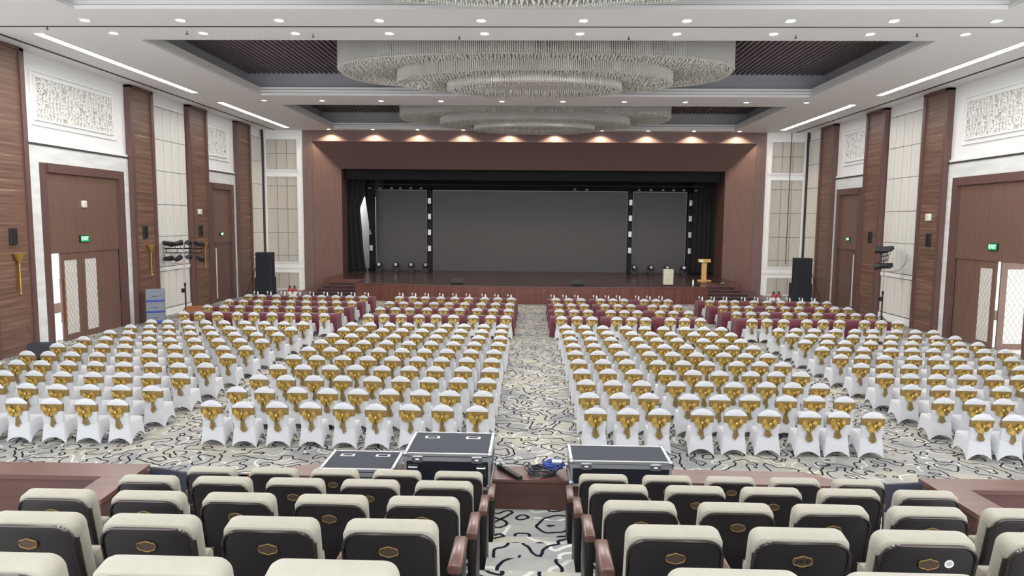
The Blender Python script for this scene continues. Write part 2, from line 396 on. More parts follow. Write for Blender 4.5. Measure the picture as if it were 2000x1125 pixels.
def door_leaf(name, loc, rz, w_, hand=1, label=None, mats='door_wood', handle=True):
    """a leaf along local +x from its hinge, 3.22 high, with a frosted panel of diamonds"""
    t = empty(name, loc, rz); t['kind'] = 'structure'
    if label: t['label'] = label
    g0, g1 = w_ * .2, w_ * .82
    q = MB(); q.box(0, g0, -.03, .03, .01, 3.275); q.box(g1, w_, -.03, .03, .01, 3.275); q.box(g0, g1, -.03, .03, .01, .22); q.box(g0, g1, -.03, .03, 2.98, 3.275)
    obj('door_frame', q, mats, t)
    pn = obj('pane', B(g0, g1, -.008, .008, .22, 2.98), 'frost', t)
    q = MB(); step = .30; W_ = g1 - g0
    for sgn in (-1, 1):
        k = -4
        while k * step < 2.76 + W_ * 1.5:
            z_a = .22 + k * step; z_b = z_a + W_ * 1.5; xa, xb = (g0, g1) if sgn > 0 else (g1, g0)
            def clip(z):
                return (z - z_a) / (z_b - z_a)
            t0 = max(0, clip(.22)); t1 = min(1, clip(2.98))
            if t1 > t0:
                p0 = (xa + (xb - xa) * t0, 0, z_a + (z_b - z_a) * t0); p1 = (xa + (xb - xa) * t1, 0, z_a + (z_b - z_a) * t1)
                q.cyl(p0, p1, .014, n=4)
            k += 1
    obj('diamond_bars', q, 'frost_bar', pn)
    if handle:
        hx = w_ * .92
        for sd in (-1, 1):
            h = MB(); h.cyl((hx, sd * .09, .75), (hx, sd * .09, 2.25), .022); h.cyl((hx, 0, .85), (hx, sd * .09, .85), .015); h.cyl((hx, 0, 2.15), (hx, sd * .09, 2.15), .015)
            h.sphere((hx, sd * .09, .72), .035); h.sphere((hx, sd * .09, 2.28), .035); obj('handle', h, 'copper', t, smooth=True)
    return t
# left doorway: first leaf free edge at 24.7, then a second leaf and a fixed wing
door_leaf('door_1', (-WX - .04, 25.86, 0), -PI / 2, 1.16, label='brown door leaf with frosted diamond pane beside the bright gap')
door_leaf('door_2', (-WX - .04, 27.02, 0), -PI / 2, 1.14, label='brown door leaf with frosted diamond pane next to the fixed wing', handle=False)
q = struct('door_3', B(-WX - .14, -WX - .02, 27.03, 28.28, 0, 3.28), 'door_wood', 'plain brown fixed wing of the left doorway')
# right doorway: plain wing, closed leaf, leaf swung out into the corridor
struct('door_4', B(WX + .02, WX + .14, 27.0, 28.28, 0, 3.28), 'door_wood', 'plain brown fixed wing of the right doorway')
door_leaf('door_5', (WX + .04, 26.99, 0), -PI / 2, 1.14, label='shaded brown door leaf with frosted pane in the right doorway', handle=False)
door_leaf('door_6', (WX + .1, 25.72, 0), math.radians(2), 1.16, label='sunlit door leaf standing open into the right corridor')
for s, n in ((-1, 7), (1, 8)):
    a0, a1 = (36.95, 37.85), (37.87, 38.8)
    dd = MB()
    for (a, b) in (a0, a1): P(dd, s, a, b, .02, 3.2, -.0, .05)
    d = struct('door_%d' % n, dd, 'trim_wood', 'narrow brown double door in the far bay of the %s wall' % ('left' if s < 0 else 'right'))
    obj('pane', P(MB(), s, 36.97, 37.1, .2, 2.95, .05, .056), 'frost', d)

# ---- front wall with the white panelled ends and the proscenium
fw = MB()
for s in (-1, 1): fw.box(*sorted((s * 14.5, s * (WX + .4))), FY, FY + .4, 0, ZC)
front = struct('wall_front', fw, 'white_trim', 'front wall around the stage opening')
for s in (-1, 1):
    a, b = (14.86, 16.8)
    rows = [(.1, 1.11), (1.83, 2.23), (2.23, 3.69), (3.69, 5.18), (5.18, 6.63), (6.63, 7.2), (7.66, 8.65), (8.65, 9.53)]
    for (z0, z1) in rows:
        for i in range(3):
            x0 = a + (b - a) * i / 3; x1 = a + (b - a) * (i + 1) / 3; xx = sorted((s * x0, s * x1))
            key = ('f', round(z1 - z0, 2))
            if key not in tile_cache: tile_cache[key] = B(.012, (b - a) / 3 - .012, -.02, 0, .012, z1 - z0 - .012).mesh('panel', 'panel_beige')
            link('panel', tile_cache[key], front, (xx[0], FY, z0))
    for (z0, z1) in ((.1, 1.11), (1.83, 7.2), (7.66, 9.53)):
        q = MB(); x0, x1 = sorted((s * a, s * b)); q.box(x0 - .09, x0, FY - .06, FY, z0 - .09, z1 + .09); q.box(x1, x1 + .09, FY - .06, FY, z0 - .09, z1 + .09)
        q.box(x0, x1, FY - .06, FY, z0 - .09, z0); q.box(x0, x1, FY - .06, FY, z1, z1 + .09); obj('panel_frame', q, 'white_trim', front)
        obj('panel_joint', B(x0, x1, FY - .004, FY, z0, z1), 'dark_gap', front)
    q = MB(); q.box(*sorted((s * 14.55, s * 17.0)), FY - .05, FY, 1.38, 1.52); obj('chair_rail', q, 'white_trim', front)
    obj('corner_gap', B(*sorted((s * 16.96, s * 17.09)), FY - .16, FY - .02, 2.4, ZC), 'dark_gap', front)
tag_cable = obj('hanging_cable', MB().tube([(15.98, FY - .1, ZC), (15.97, FY - .1, 6), (15.95, FY - .12, 2.0)], .02), 'cable_black'); tag(tag_cable, 'thin black cable hanging down the right white front panels', 'cable')
OX, IX, NX, OY, IY, OZ, NZ, IZ = 14.5, 13.88, 12.5, FY, 45.6, ZC, 9.45, 7.85
q = MB()
for s in (-1, 1): q.box(*sorted((s * IX, s * OX)), FY - .02, FY + .4, 0, ZC)
q.box(-IX, IX, FY - .02, FY + .4, NZ, ZC); obj('proscenium_face', q, 'red_wood', front)
q = MB()
for s in (-1, 1):
    vs = [(s * IX, FY + .06, 0), (s * NX, IY, 0), (s * NX, IY, IZ), (s * IX, FY + .06, NZ)]
    q.add(vs + [(x + s * .1, y + .1, z) for x, y, z in vs], [(0, 1, 2, 3), (7, 6, 5, 4), (0, 4, 5, 1), (3, 2, 6, 7), (1, 5, 6, 2)])
obj('proscenium_reveal', q, 'red_wood', front)
q = MB(); vs = [(-IX, FY + .06, NZ), (IX, FY + .06, NZ), (NX, IY, IZ), (-NX, IY, IZ)]
q.add(vs + [(x, y + .1, z + .1) for x, y, z in vs], [(0, 1, 2, 3), (7, 6, 5, 4), (3, 2, 6, 7)]); obj('proscenium_soffit', q, 'red_wood', front)
q = MB()
for s in (-1, 1): q.box(*sorted((s * NX, s * (NX + .15))), IY, 47.7, 0, IZ + .1)
obj('proscenium_return', q, 'trim_wood', front)
q = MB()
for s in (-1, 1): q.box(*sorted((s * 12.65, s * 20)), 47.6, 47.8, 0, 10)
q.box(-12.7, 12.7, IY + .02, IY + .1, IZ, 9.4)
obj('stage_masking', q, 'black_cloth', front)
struct('wall_stage_back', B(-18, 18, 52, 52.2, 0, 9.5), 'black_cloth', 'black back wall of the stage')
struct('ceiling_stage', B(-18, 18, IY + .1, 52.2, 9.3, 9.5), 'black_cloth', 'black ceiling over the stage')
q = MB()
for s in (-1, 1): q.box(*sorted((s * 18, s * 18.2)), 47.8, 52.2, 0, 9.5)
struct('wall_stage_sides', q, 'black_cloth', 'black side walls of the stage')

# ---- stage: curved apron, floor, side steps
ap = [(-10 + 20 * i / 24, 37.75 + 1.25 * abs(-1 + 2 * i / 24) ** 2.2) for i in range(25)]
poly = ap + [(10, 41.3), (12.45, 41.3), (12.45, 47.8), (17.8, 47.8), (17.8, 52), (-17.8, 52), (-17.8, 47.8), (-12.45, 47.8), (-12.45, 41.3), (-10, 41.3)]
q = MB(); n = len(poly)
q.prism(poly, 0, .98); q.mi = [0] * n + [0, 0]; q.mi[1] = 1
stage = struct('floor_stage', q, ['stage_front', 'stage_floor'], 'dark polished stage with a curved wooden front')
q = MB(); 
for i in range(24):
    (x0, y0), (x1, y1) = ap[i], ap[i + 1]; q.add([(x0, y0 - .03, .94), (x1, y1 - .03, .94), (x1, y1 + .05, .985), (x0, y0 + .05, .985), (x0, y0 - .03, .985), (x1, y1 - .03, .985)], [(0, 1, 5, 4), (4, 5, 2, 3)])
obj('nosing', q, 'trim_wood', stage)
for s in (-1, 1):
    for k in range(6):
        z1 = .98 - .163 * (k + 1) if k < 5 else 0
        if k == 5: break
        y0 = 41.3 - .40 * (k + 1); xo = 11.75 + .26 * (k + 1)
        obj('step', MB().prism([(s * 10, y0), (s * xo, y0), (s * (xo - .26), 41.32), (s * 10, 41.32)], 0, z1), 'stage_floor', stage)
        obj('nosing', MB().box(*sorted((s * 10, s * xo)), y0 - .02, y0 + .03, z1 - .03, z1 + .012), 'trim_wood', stage)
    obj('step_cheek', MB().prism([(s * 13.3, 39.15), (s * 13.9, 41.5), (s * 13.9, FY), (s * 12.45, FY + 1), (s * 12.45, 42), (s * 11.76, 41.3), (s * 13.05, 39.15)], 0, .24), 'trim_wood', stage)

# ------------------------------------------------------------------ balcony the camera stands on
PZ = [1.27, 1.60, 1.905, 2.205, 2.505, 2.81, 3.11]; PY = [6.5, 5.4, 4.34, 3.32, 2.31]
RIS = [7.73, 6.2, 5.1, 4.04, 3.02, 2.0, 1.0, -2.5]
q = MB()
for k in range(7): q.box(-4.42, 4.42, RIS[k + 1], RIS[k], PZ[0] - .5, PZ[k])
bal = struct('floor_balcony', q, 'carpet', 'stepped balcony floor in the same patterned carpet')
for k in range(1, 6):
    obj('step', B(-.28, .46, RIS[k], RIS[k] + .5, PZ[k - 1], PZ[k - 1] + .155), 'carpet', bal)
q = MB(); q.box(-4.42, 4.42, -2.5, 7.73, 0, PZ[0] - .5); obj('balcony_base', q, 'ledge_dark', bal)
par = struct('wall_parapet', MB().prism([(-3.25, 7.72), (3.75, 7.72), (3.35, 8.1), (-2.5, 8.1)], 0, 1.6), 'ledge_dark', 'low dark wooden parapet in front of the seats')
obj('ledge_top', MB().prism([(-3.28, 7.69), (3.79, 7.69), (3.36, 8.12), (-2.48, 8.12)], 1.6, 1.635), 'ledge_wood', par)
def wallpath(pts, th, z0, z1):
    q = MB()
    for (x0, y0), (x1, y1) in zip(pts, pts[1:]): q.prism([(x0, y0), (x1, y1), (x1, y1 - th), (x0, y0 - th)], z0, z1)
    return q
cl = [(-4.44, 7.88), (-4.3, 7.86), (-4.15, 7.81), (-4.0, 7.755), (-3.85, 7.73), (-3.2, 7.73)]
crv = [(3.7, 7.73), (3.95, 7.75), (4.17, 7.80), (4.37, 7.83), (4.6, 7.88)]
obj('curved_rim', wallpath(cl, .04, .4, 1.63), 'navy_skirt', par); obj('curved_rim', wallpath(crv, .04, .4, 1.63), 'navy_skirt', par)
sl = struct('wall_parapet_left', B(-8.5, -4.47, 7.6, 7.9, 0, 1.58), 'ledge_dark', 'wooden parapet box at the left of the seats')
obj('ledge_top', MB().prism([(-8.5, 7.55), (-4.83, 7.55), (-4.79, 6.9), (-4.43, 6.9), (-4.5, 7.97), (-8.5, 7.95)], 1.58, 1.63), 'ledge_wood', sl)
obj('parapet_leg', B(-4.77, -4.46, 6.94, 7.6, 0, 1.58), 'ledge_dark', sl); obj('well_floor', B(-8.5, -4.45, 3, 7.6, .7, .75), 'ledge_dark', sl)
obj('well_beam', B(-5.62, -5.5, 6.6, 7.56, 1.2, 1.28), 'ledge_wood', sl)
sr_ = struct('wall_parapet_right', B(4.66, 8.5, 7.7, 8.0, 0, 1.58), 'ledge_dark', 'wooden parapet box at the right of the seats')
obj('ledge_top', MB().prism([(4.64, 8.0), (8.5, 8.05), (8.5, 7.67), (5.03, 7.66), (5.08, 7.0), (4.69, 6.98)], 1.58, 1.63), 'ledge_wood', sr_)
obj('parapet_leg', B(4.72, 5.03, 7.03, 7.7, 0, 1.58), 'ledge_dark', sr_); obj('well_floor', B(4.45, 8.5, 3, 7.7, .7, .75), 'ledge_dark', sr_)

# ------------------------------------------------------------------ lamps: downlights and ceiling strips
lx = [-12.65, -9.9, -7.1, -4.27, -1.42, 1.42, 4.27, 7.1, 9.9, 12.65]
ring_me = MB().lathe([(.10, .0), (.15, -.02), (.17, 0)], n=18).mesh('downlight_ring', 'plastic_white', True)
lens_me = MB().lathe([(.0001, -.012), (.085, -.012), (.105, 0)], n=16).mesh('lens', 'lamp')
lensw_me = MB().lathe([(.0001, -.012), (.085, -.012), (.105, 0)], n=16).mesh('lens', 'lamp_warm')
def downlight(x, y, label, W_, col=(1, .97, .93), warm=False, angle=3.1):
    t = empty('ceiling_downlight', (x, y, ZC)); tag(t, label, 'ceiling light', 'round downlights in the ceiling')
    link('rim', ring_me, t); link('lens', lensw_me if warm else lens_me, t)
    ld = bpy.data.lights.new('downlight', 'SPOT'); ld.energy = W_; ld.spot_size = angle; ld.spot_blend = .3; ld.color = col; ld.shadow_soft_size = .12
    lo = bpy.data.objects.new('bulb', ld); COL.objects.link(lo); lo.parent = t; lo.location = (0, 0, -.06)
for y, nm in ((8.0, 'row above the camera seats'), (19.85, 'row nearest the camera'), (21.2, 'second row from the camera'), (33.0, 'row between the chandeliers')):
    for i, x in enumerate(lx):
        downlight(x, y, 'round white ceiling downlight, %s, %s from the left' % (nm, ORD[i]), SPOT_W)
for i, x in enumerate(lx):
    downlight(x, 43.36, 'small warm downlight washing the stage header, %s from the left' % ORD[i], STAGE_SPOT_W, (1, .86, .64), True, 2.4)
for s in (-1, 1):
    for (a, b, nm) in ((21.3, 31.05, 'near'), (33.6, 42.65, 'far')):
        t = empty('ceiling_strip_light', (s * 15.0, a, ZC)); tag(t, 'long white glowing strip in the ceiling, %s one on the %s' % (nm, 'left' if s < 0 else 'right'), 'strip light')
        obj('diffuser', B(-.14, .14, 0, b - a, -.012, .0), 'strip', t)
        q = MB(); q.box(-.17, -.14, -.03, b - a + .03, -.02, .01); q.box(.14, .17, -.03, b - a + .03, -.02, .01); obj('frame', q, 'plastic_white', t)
spr = MB().lathe([(.0001, -.09), (.05, -.085), (.012, -.06), (.014, 0)], n=8).mesh('sprinkler', 'speaker_dark', True)
for i, (x, y) in enumerate([(-14.2, 20.5), (-10.3, 21.0), (-6.6, 21.3), (-2.2, 21.5), (2.9, 21.5), (7.8, 21.35), (11.2, 21.1)]):
    o = link('sprinkler', spr, None, (x, y, ZC)); tag(o, 'tiny dark ceiling sprinkler, %s from the left along the near beam' % ORD[i], 'sprinkler', 'ceiling sprinklers')

# ------------------------------------------------------------------ chandeliers
def chandelier():
    t = empty('chandelier', (0, 0, 0))
    tiers = [(7.35, 3.3, 10.16, 11.2, 2.7), (5.2, 2.55, 9.79, 11.0, 2.1), (3.3, 1.72, 9.55, 10.9, 2.0)]
    rr = random.Random(3)
    for ti, (ax, ay, zb, zt, ex) in enumerate(tiers):
        q = MB(); d = MB()
        inner = (tiers[ti + 1][0] - .05, tiers[ti + 1][1] - .05, tiers[ti + 1][4]) if ti < 2 else (2.35, 1.0, 2.0)
        def inside(x, y, a, b, e): return abs(x / a) ** e + abs(y / b) ** e < 1
        def drop(x, y, z, r):
            d.add([(x - r, y, z), (x, y - r, z), (x + r, y, z), (x, y + r, z), (x, y, z + r * 1.2), (x, y, z - r * 2.0)],
                  [(0, 1, 4), (1, 2, 4), (2, 3, 4), (3, 0, 4), (1, 0, 5), (2, 1, 5), (3, 2, 5), (0, 3, 5)])
        def string(x, y, z0, z1, r=.012):
            q.add([(x - r, y - r * .6, z0), (x + r, y - r * .6, z0), (x, y + r, z0), (x - r, y - r * .6, z1), (x + r, y - r * .6, z1), (x, y + r, z1)], [(0, 1, 4, 3), (1, 2, 5, 4), (2, 0, 3, 5)])
        # curtain of strings round the rim (two staggered rows), then hanging points over the whole tier
        for row in range(3):
            a, b = ax - .05 * row, ay - .05 * row; prev = None; acc = 0; th = row * .3 * .02
            while th < 2 * PI:
                c, s_ = math.cos(th), math.sin(th); x = a * abs(c) ** (2 / ex) * (1 if c > 0 else -1); y = b * abs(s_) ** (2 / ex) * (1 if s_ > 0 else -1)
                if prev is None or math.hypot(x - prev[0], y - prev[1]) > .062:
                    string(x, y, zb, zt, .016); drop(x, y, zb, .03); prev = (x, y)
                th += .002
        st = .125; i = -ax
        while i < ax:
            j = -ay
            while j < ay:
                x = i + rr.uniform(-.03, .03); y = j + rr.uniform(-.03, .03)
                if inside(x, y, ax - .12, ay - .12, ex) and not inside(x, y, *inner):
                    z = zb + rr.uniform(-.01, .05); string(x, y, z, z + .35); drop(x, y, z, .042)
                j += st
            i += st
        # hollow inside of the lowest ring
        if ti == 2:
            th = 0
            while th < 2 * PI: string(2.35 * math.cos(th), 1.0 * math.sin(th), zb, zt - .3, .016); th += .04
        p = obj('crystal_tier', q, 'crystal', t); p['kind'] = 'stuff'
        p2 = obj('crystal_drops', d, 'crystal_drop', p); p2['kind'] = 'stuff'
        def rim(u, v):
            th = 2 * PI * u; c, s_ = math.cos(th), math.sin(th); a, b = ax - .16, ay - .16
            return (a * abs(c) ** (2 / ex) * (1 if c > 0 else -1), b * abs(s_) ** (2 / ex) * (1 if s_ > 0 else -1), zb + .16 + (zt - zb - .16) * v)
        g = MB(); g.grid(rim, 72, 2, True)
        pts = [rim(k / 72, 0) for k in range(72)]; n0 = len(g.v); g.add(pts, [tuple(range(72))])
        obj('frame', g, 'crystal_frame', p)
    return t
ch = chandelier(); ch.location = (.08, 14.9, 0); tag(ch, 'huge crystal chandelier cut off at the very top of the picture', 'chandelier', 'tiered crystal chandeliers')
c1 = copy_tree(ch); c1.location = (.08, 26.95, 0); c1['label'] = 'huge tiered crystal chandelier in the nearer dark coffer'
c2 = copy_tree(ch); c2.location = (.12, 38.75, 0); c2['label'] = 'tiered crystal chandelier in the far coffer before the stage'

# ------------------------------------------------------------------ wall fittings
def sconce(x, y, s, label):
    t = empty('wall_sconce', (x, y, 0)); tag(t, label, 'wall lamp', 'gold trumpet wall lamps')
    dx = -s * .12
    q = MB(); q.cyl((dx, 0, 3.02), (dx, 0, 3.36), .02, .2, n=14, caps=False); q.cyl((dx, 0, 3.0), (dx, 0, 3.03), .03, .02); obj('shade', q, 'gold_metal', t, smooth=True)
    q = MB(); q.cyl((dx, 0, 2.05), (dx, 0, 3.02), .017, n=8); q.sphere((dx, 0, 2.02), .035, 8, 5); obj('stem', q, 'gold_metal', t, smooth=True)
    q = MB(); q.box(*sorted((0, dx * .3)), -.05, .05, 2.2, 3.15); q.cyl((0, 0, 2.5), (dx, 0, 2.5), .012); q.cyl((0, 0, 2.9), (dx, 0, 2.9), .012); obj('backplate', q, 'brass_dark', t)
def wallspeaker(x, y, s, label):
    t = empty('wall_speaker', (x, y, 3.92)); tag(t, label, 'speaker', 'black speakers on the pilasters')
    obj('case', MB().rbox(*sorted((0, -s * .08)), -.15, .15, -.27, .27, .02, 'x'), 'speaker_dark', t)
    obj('grille', B(*sorted((-s * .08, -s * .088)), -.125, .125, -.245, .245), 'black_plastic', t)
for s, sd in ((-1, 'left'), (1, 'right')):
    for k, (a, b) in enumerate(SEC[:3]):
        m_ = (a + b) / 2; x = s * (WX - .2)
        nm = ('nearest', 'second', 'third')[k]
        wallspeaker(x, m_ + (-.1 if k else .05), s, 'black wall speaker on the %s pilaster of the %s wall' % (nm, sd))
        if s < 0 or k == 0: sconce(x, m_ + .15, s, 'gold trumpet wall lamp on the %s pilaster of the %s wall' % (nm, sd))
def small_box(name, x, y, z, s, h, w_, label, cat):
    t = empty(name, (x, y, z)); tag(t, label, cat)
    obj('case', MB().rbox(*sorted((0, -s * .09)), -w_ / 2, w_ / 2, -h / 2, h / 2, .04, 'x'), 'plastic_white', t, smooth=True)
    obj('face', MB().rbox(*sorted((-s * .09, -s * .1)), -w_ / 2 + .04, w_ / 2 - .04, -h / 2 + .05, h / 2 - .05, .02, 'x'), 'frost', t)
small_box('alarm_box', -WX + .03, 26.08, 5.06, -1, .26, .24, 'white alarm box above the left doorway', 'alarm')
small_box('alarm_box', -WX + .2, 34.95, 4.88, -1, .26, .36, 'white emergency light on the left pilaster beside the light stand', 'emergency light')
small_box('alarm_box', WX - .2, 30.0, 4.88, 1, .3, .34, 'white emergency light on the right pilaster', 'emergency light')
ex_me = text_mesh('EXIT', .2, .006, 'exit_letter')
for s, y, z, sz, nm in ((-1, 26.0, 3.75, 1, 'the big left doorway'), (1, 26.0, 3.78, 1, 'the big right doorway'), (-1, 37.75, 3.7, .75, 'the narrow left door'), (1, 37.75, 3.75, .75, 'the narrow right door')):
    t = empty('exit_sign', (s * (WX - .03), y, z)); tag(t, 'green lit EXIT sign above %s' % nm, 'exit sign'); t.scale = (1, sz, sz)
    obj('sign_box', B(*sorted((0, -s * .06)), -.25, .25, -.13, .13), 'black_plastic', t)
    obj('sign_face', B(*sorted((-s * .06, -s * .064)), -.23, .23, -.11, .11), 'exit_green', t)
    l = link('lettering', ex_me, t, (-s * .072, 0, 0), (PI / 2, 0, PI / 2 if s < 0 else -PI / 2))

# ------------------------------------------------------------------ banquet chairs
def chair_meshes():
    q = MB(); NS = 14
    def wid(z): return .19 + .05 * (1 - min(z, .5) / .5) ** 1.5 * 1.0 + .012
    def ring(zf, w_, y0, y1, r):           # rectangle ring with rounded corners, 4*NS points, side by side
        out = []
        for sd in range(4):
            for k in range(NS):
                u = k / NS
                p = [(-w_ + 2 * w_ * u, y0), (w_, y0 + (y1 - y0) * u), (w_ - 2 * w_ * u, y1), (-w_, y1 - (y1 - y0) * u)][sd]
                arch = max(0, 1 - abs(2 * u - 1) ** 2.2)
                x, y = p; cx = max(-w_ + r, min(w_ - r, x)); cyy = max(y0 + r, min(y1 - r, y)); d = math.hypot(x - cx, y - cyy)
                if d > 1e-6: x = cx + (x - cx) / d * min(d, r); y = cyy + (y - cyy) / d * min(d, r)
                out.append((x, y, zf(arch, sd)))
        return out
    rings = []
    for t in (0, .3, .6, .85, 1):
        w_ = .255 - .05 * t; y0 = -.015 + .03 * t; y1 = .50 - .03 * t
        rings.append(ring(lambda a, sd, t=t: (a * (.13 if sd in (0, 2) else .2)) * (1 - t) + .455 * t + .004, w_, y0, y1, .03))
    rings.append(ring(lambda a, sd: .475, .19, .035, .455, .03)); vs = [p for r_ in rings for p in r_]; n = 4 * NS
    fs = [(i * n + j, i * n + (j + 1) % n, (i + 1) * n + (j + 1) % n, (i + 1) * n + j) for i in range(len(rings) - 1) for j in range(n)] + [tuple(range((len(rings) - 1) * n, len(rings) * n))]
    q.add(vs, fs)
    # back: soft slab leaning a little backwards, domed top
    def back(u, v):
        th = 2 * PI * u; c, s_ = math.cos(th), math.sin(th)
        w_ = .205 + .022 * v; ex = .45
        x = w_ * (abs(c) ** ex) * (1 if c > 0 else -1); yy = .042 * (abs(s_) ** ex) * (1 if s_ > 0 else -1)
        zt = .955 - .115 * abs(x / .225) ** 2.2
        z = .42 + (zt - .42) * v
        sh = 1 if v < .93 else math.sqrt(max(0, 1 - ((v - .93) / .07) ** 2)) * .9 + .1
        return (x * (1 if v < .93 else .97 + .03 * sh), .045 + yy * sh - .055 * v, z)
    m0 = len(q.v); q.grid(back, 28, 12, True); q.add([back(k / 28, 1) for k in range(28)], [tuple(range(28))])
    cover = q.mesh('banquet_chair', 'cover_white', 'all')
    s_ = MB()
    def band(u, v):
        th = 2 * PI * u; c, sn = math.cos(th), math.sin(th); ex = .45; z = .675 + .15 * v; vv = (z - .42) / .5; w_ = .205 + .022 * vv + .006
        return (w_ * (abs(c) ** ex) * (1 if c > 0 else -1), .045 + .049 * (abs(sn) ** ex) * (1 if sn > 0 else -1) - .055 * vv, z)
    s_.grid(band, 28, 4, True); sash = s_.mesh('sash', 'sash_gold', 'all')
    bows = []
    for var in range(4):
        rr = random.Random(40 + var); b_ = MB(); dx = rr.uniform(-.04, .04); kz = .70 + rr.uniform(-.02, .02); yk = -.03
        for sg in (-1, 1):
            a0, a1 = math.radians(-75 + rr.uniform(-12, 10)), math.radians(52 + rr.uniform(-12, 12)); n = 17; R0 = .135 + rr.uniform(-.015, .02)
            vs = []
            for rad, py in ((.018, -.02), (.5, -.05), (.85, -.055), (1, -.03), (.92, -.012)):
                for k in range(n):
                    a = a0 + (a1 - a0) * k / (n - 1); r_ = (R0 * rad if rad > .02 else .018) * (1 + .05 * math.sin(k * 2.1 + var)); pl = (.026 if k % 2 else -.022) * min(1, rad * 1.6)
                    vs.append((dx + sg * r_ * math.cos(a) * 1.05, yk + py * (1 if rad > .1 else 1) + pl, kz + r_ * math.sin(a) * .95))
            b_.add(vs, [(i * n + j, i * n + j + 1, (i + 1) * n + j + 1, (i + 1) * n + j) for i in range(4) for j in range(n - 1)])
        b_.sphere((dx, yk - .045, kz), .028, 8, 5, 1.3)
        bows.append(b_)
    tails = []
    for var in range(4):
        rr = random.Random(90 + var); b_ = MB(); dx = rr.uniform(-.02, .02); kz = .70
        for sg in (-1, 1):
            l = rr.uniform(.26, .42); sx = sg * rr.uniform(.01, .05); n = 7; vs = []
            for i in range(n):
                t = i / (n - 1); w_ = .014 + .022 * t + .004 * math.sin(t * 9); x = dx + sx * t + .008 * math.sin(t * 6 + var); z = kz - l * t; y = -.045 + .02 * t
                tip = .03 if i == n - 1 else 0
                vs += [(x - w_, y + .006, z - tip * sg), (x, y - .014, z), (x + w_, y + .006, z + tip * sg)]
            b_.add(vs, [(i * 3 + j, i * 3 + j + 1, i * 3 + j + 4, i * 3 + j + 3) for i in range(n - 1) for j in range(2)])
        tails.append(b_)
    return cover, sash, [b_.mesh('bow', 'bow_gold', True) for b_ in bows], [b_.mesh('tail', 'sash_gold', True) for b_ in tails], (q, s_, bows, tails)
cover_me, sash_me, bow_me, tail_me, raw = chair_meshes()
ROWY = [13.4 + 1.195 * i for i in range(10)]; TROW = [26.42, 28.5, 30.55, 32.72]
BLK = {'far-left': ([-8.1, -8.78, -9.48, -10.2, -10.92, -11.62, -12.32, -12.98, -13.6], 'right end'),
       'left-centre': ([-.95, -1.62, -2.3, -2.96, -3.62, -4.3, -4.98, -5.66, -6.3], 'centre aisle'),
       'right-centre': ([1.35, 2.0, 2.64, 3.46, 4.1, 4.75, 5.53, 6.14, 6.75], 'centre aisle'),
       'far-right': ([8.8, 9.42, 10.02, 10.8, 11.43, 12.06, 12.86, 13.5, 14.12], 'left end')}
TBLK = {'far-left': [-7.98, -8.66, -9.32, -10.03, -10.73, -11.4, -12.18, -12.87, -13.53],
        'left-centre': [-.88, -1.52, -2.15, -2.93, -3.6, -4.26, -4.98, -5.62, -6.25],
        'right-centre': [1.25, 1.84, 2.42, 3.34, 3.92, 4.47, 5.4, 5.95, 6.54],
        'far-right': [8.5, 9.08, 9.68, 10.57, 11.2, 11.8, 12.75, 13.36, 13.95]}
spots = []
for bn, (xs, endn) in BLK.items():
    for r_, y in enumerate(ROWY):
        for c_, x in enumerate(xs):
            drift = {'far-left': -.17 * (1 - r_ / 9) + .06, 'left-centre': -.05 * (1 - r_ / 9) + .03, 'right-centre': .04 * (1 - r_ / 9) - .04, 'far-right': .14 * (1 - r_ / 9) - .1}[bn]
            p = project((x + drift, y, .8))
            if not p or p[0] < -170 or p[0] > 2170: continue
            rown = 'nearest row' if r_ == 0 else '%s row from camera' % ORD[r_]
            lab = 'white-covered chair with gold bow, %s block, %s, %s from %s' % (bn, rown, ORD[c_], endn)
            spots.append((math.hypot(x - CAMX, y), x + drift, y, lab if -30 < p[0] < 2030 else lab + ' ', '%s block of white chairs' % bn))
for bn, xs in TBLK.items():
    for r_, y in enumerate(TROW):
        for c_, x in enumerate(xs): spots.append((100 + y, x, y, None, None))
spots.sort(key=lambda a: a[0])
rest = []; seen = 0
for i, (d, x, y, lab, grp) in enumerate(spots):
    x += R.uniform(-.025, .025); y += R.uniform(-.03, .03); rz = R.uniform(-.05, .05); v = R.randrange(4)
    if lab and seen < 300:
        seen += 0 if lab[-1] == ' ' else 1; lab = lab.strip()
        o = link('banquet_chair', cover_me, None, (x, y, 0), (0, 0, rz)); tag(o, lab, 'chair', grp)
        k = link('sash', sash_me, o); 
        bw = link('bow', bow_me[v], o); link('tail', tail_me[(v + i) % 4], bw)
    else: rest.append((x, y, rz, v))
q = MB()
for (x, y, rz, v) in rest:
    q.T = Matrix.Translation((x, y, 0)) @ Matrix.Rotation(rz, 4, 'Z')
    for mi, src in ((0, raw[0]), (1, raw[1]), (2, raw[2][v]), (1, raw[3][v])): q.m = mi; q.add(src.v, src.f)
q.T = None
o = obj('banquet_chair', q, ['cover_white', 'sash_gold', 'bow_gold'], smooth='all')
tag(o, 'far rows of white-covered chairs with gold bows at the burgundy tables', 'chair', kind='stuff')

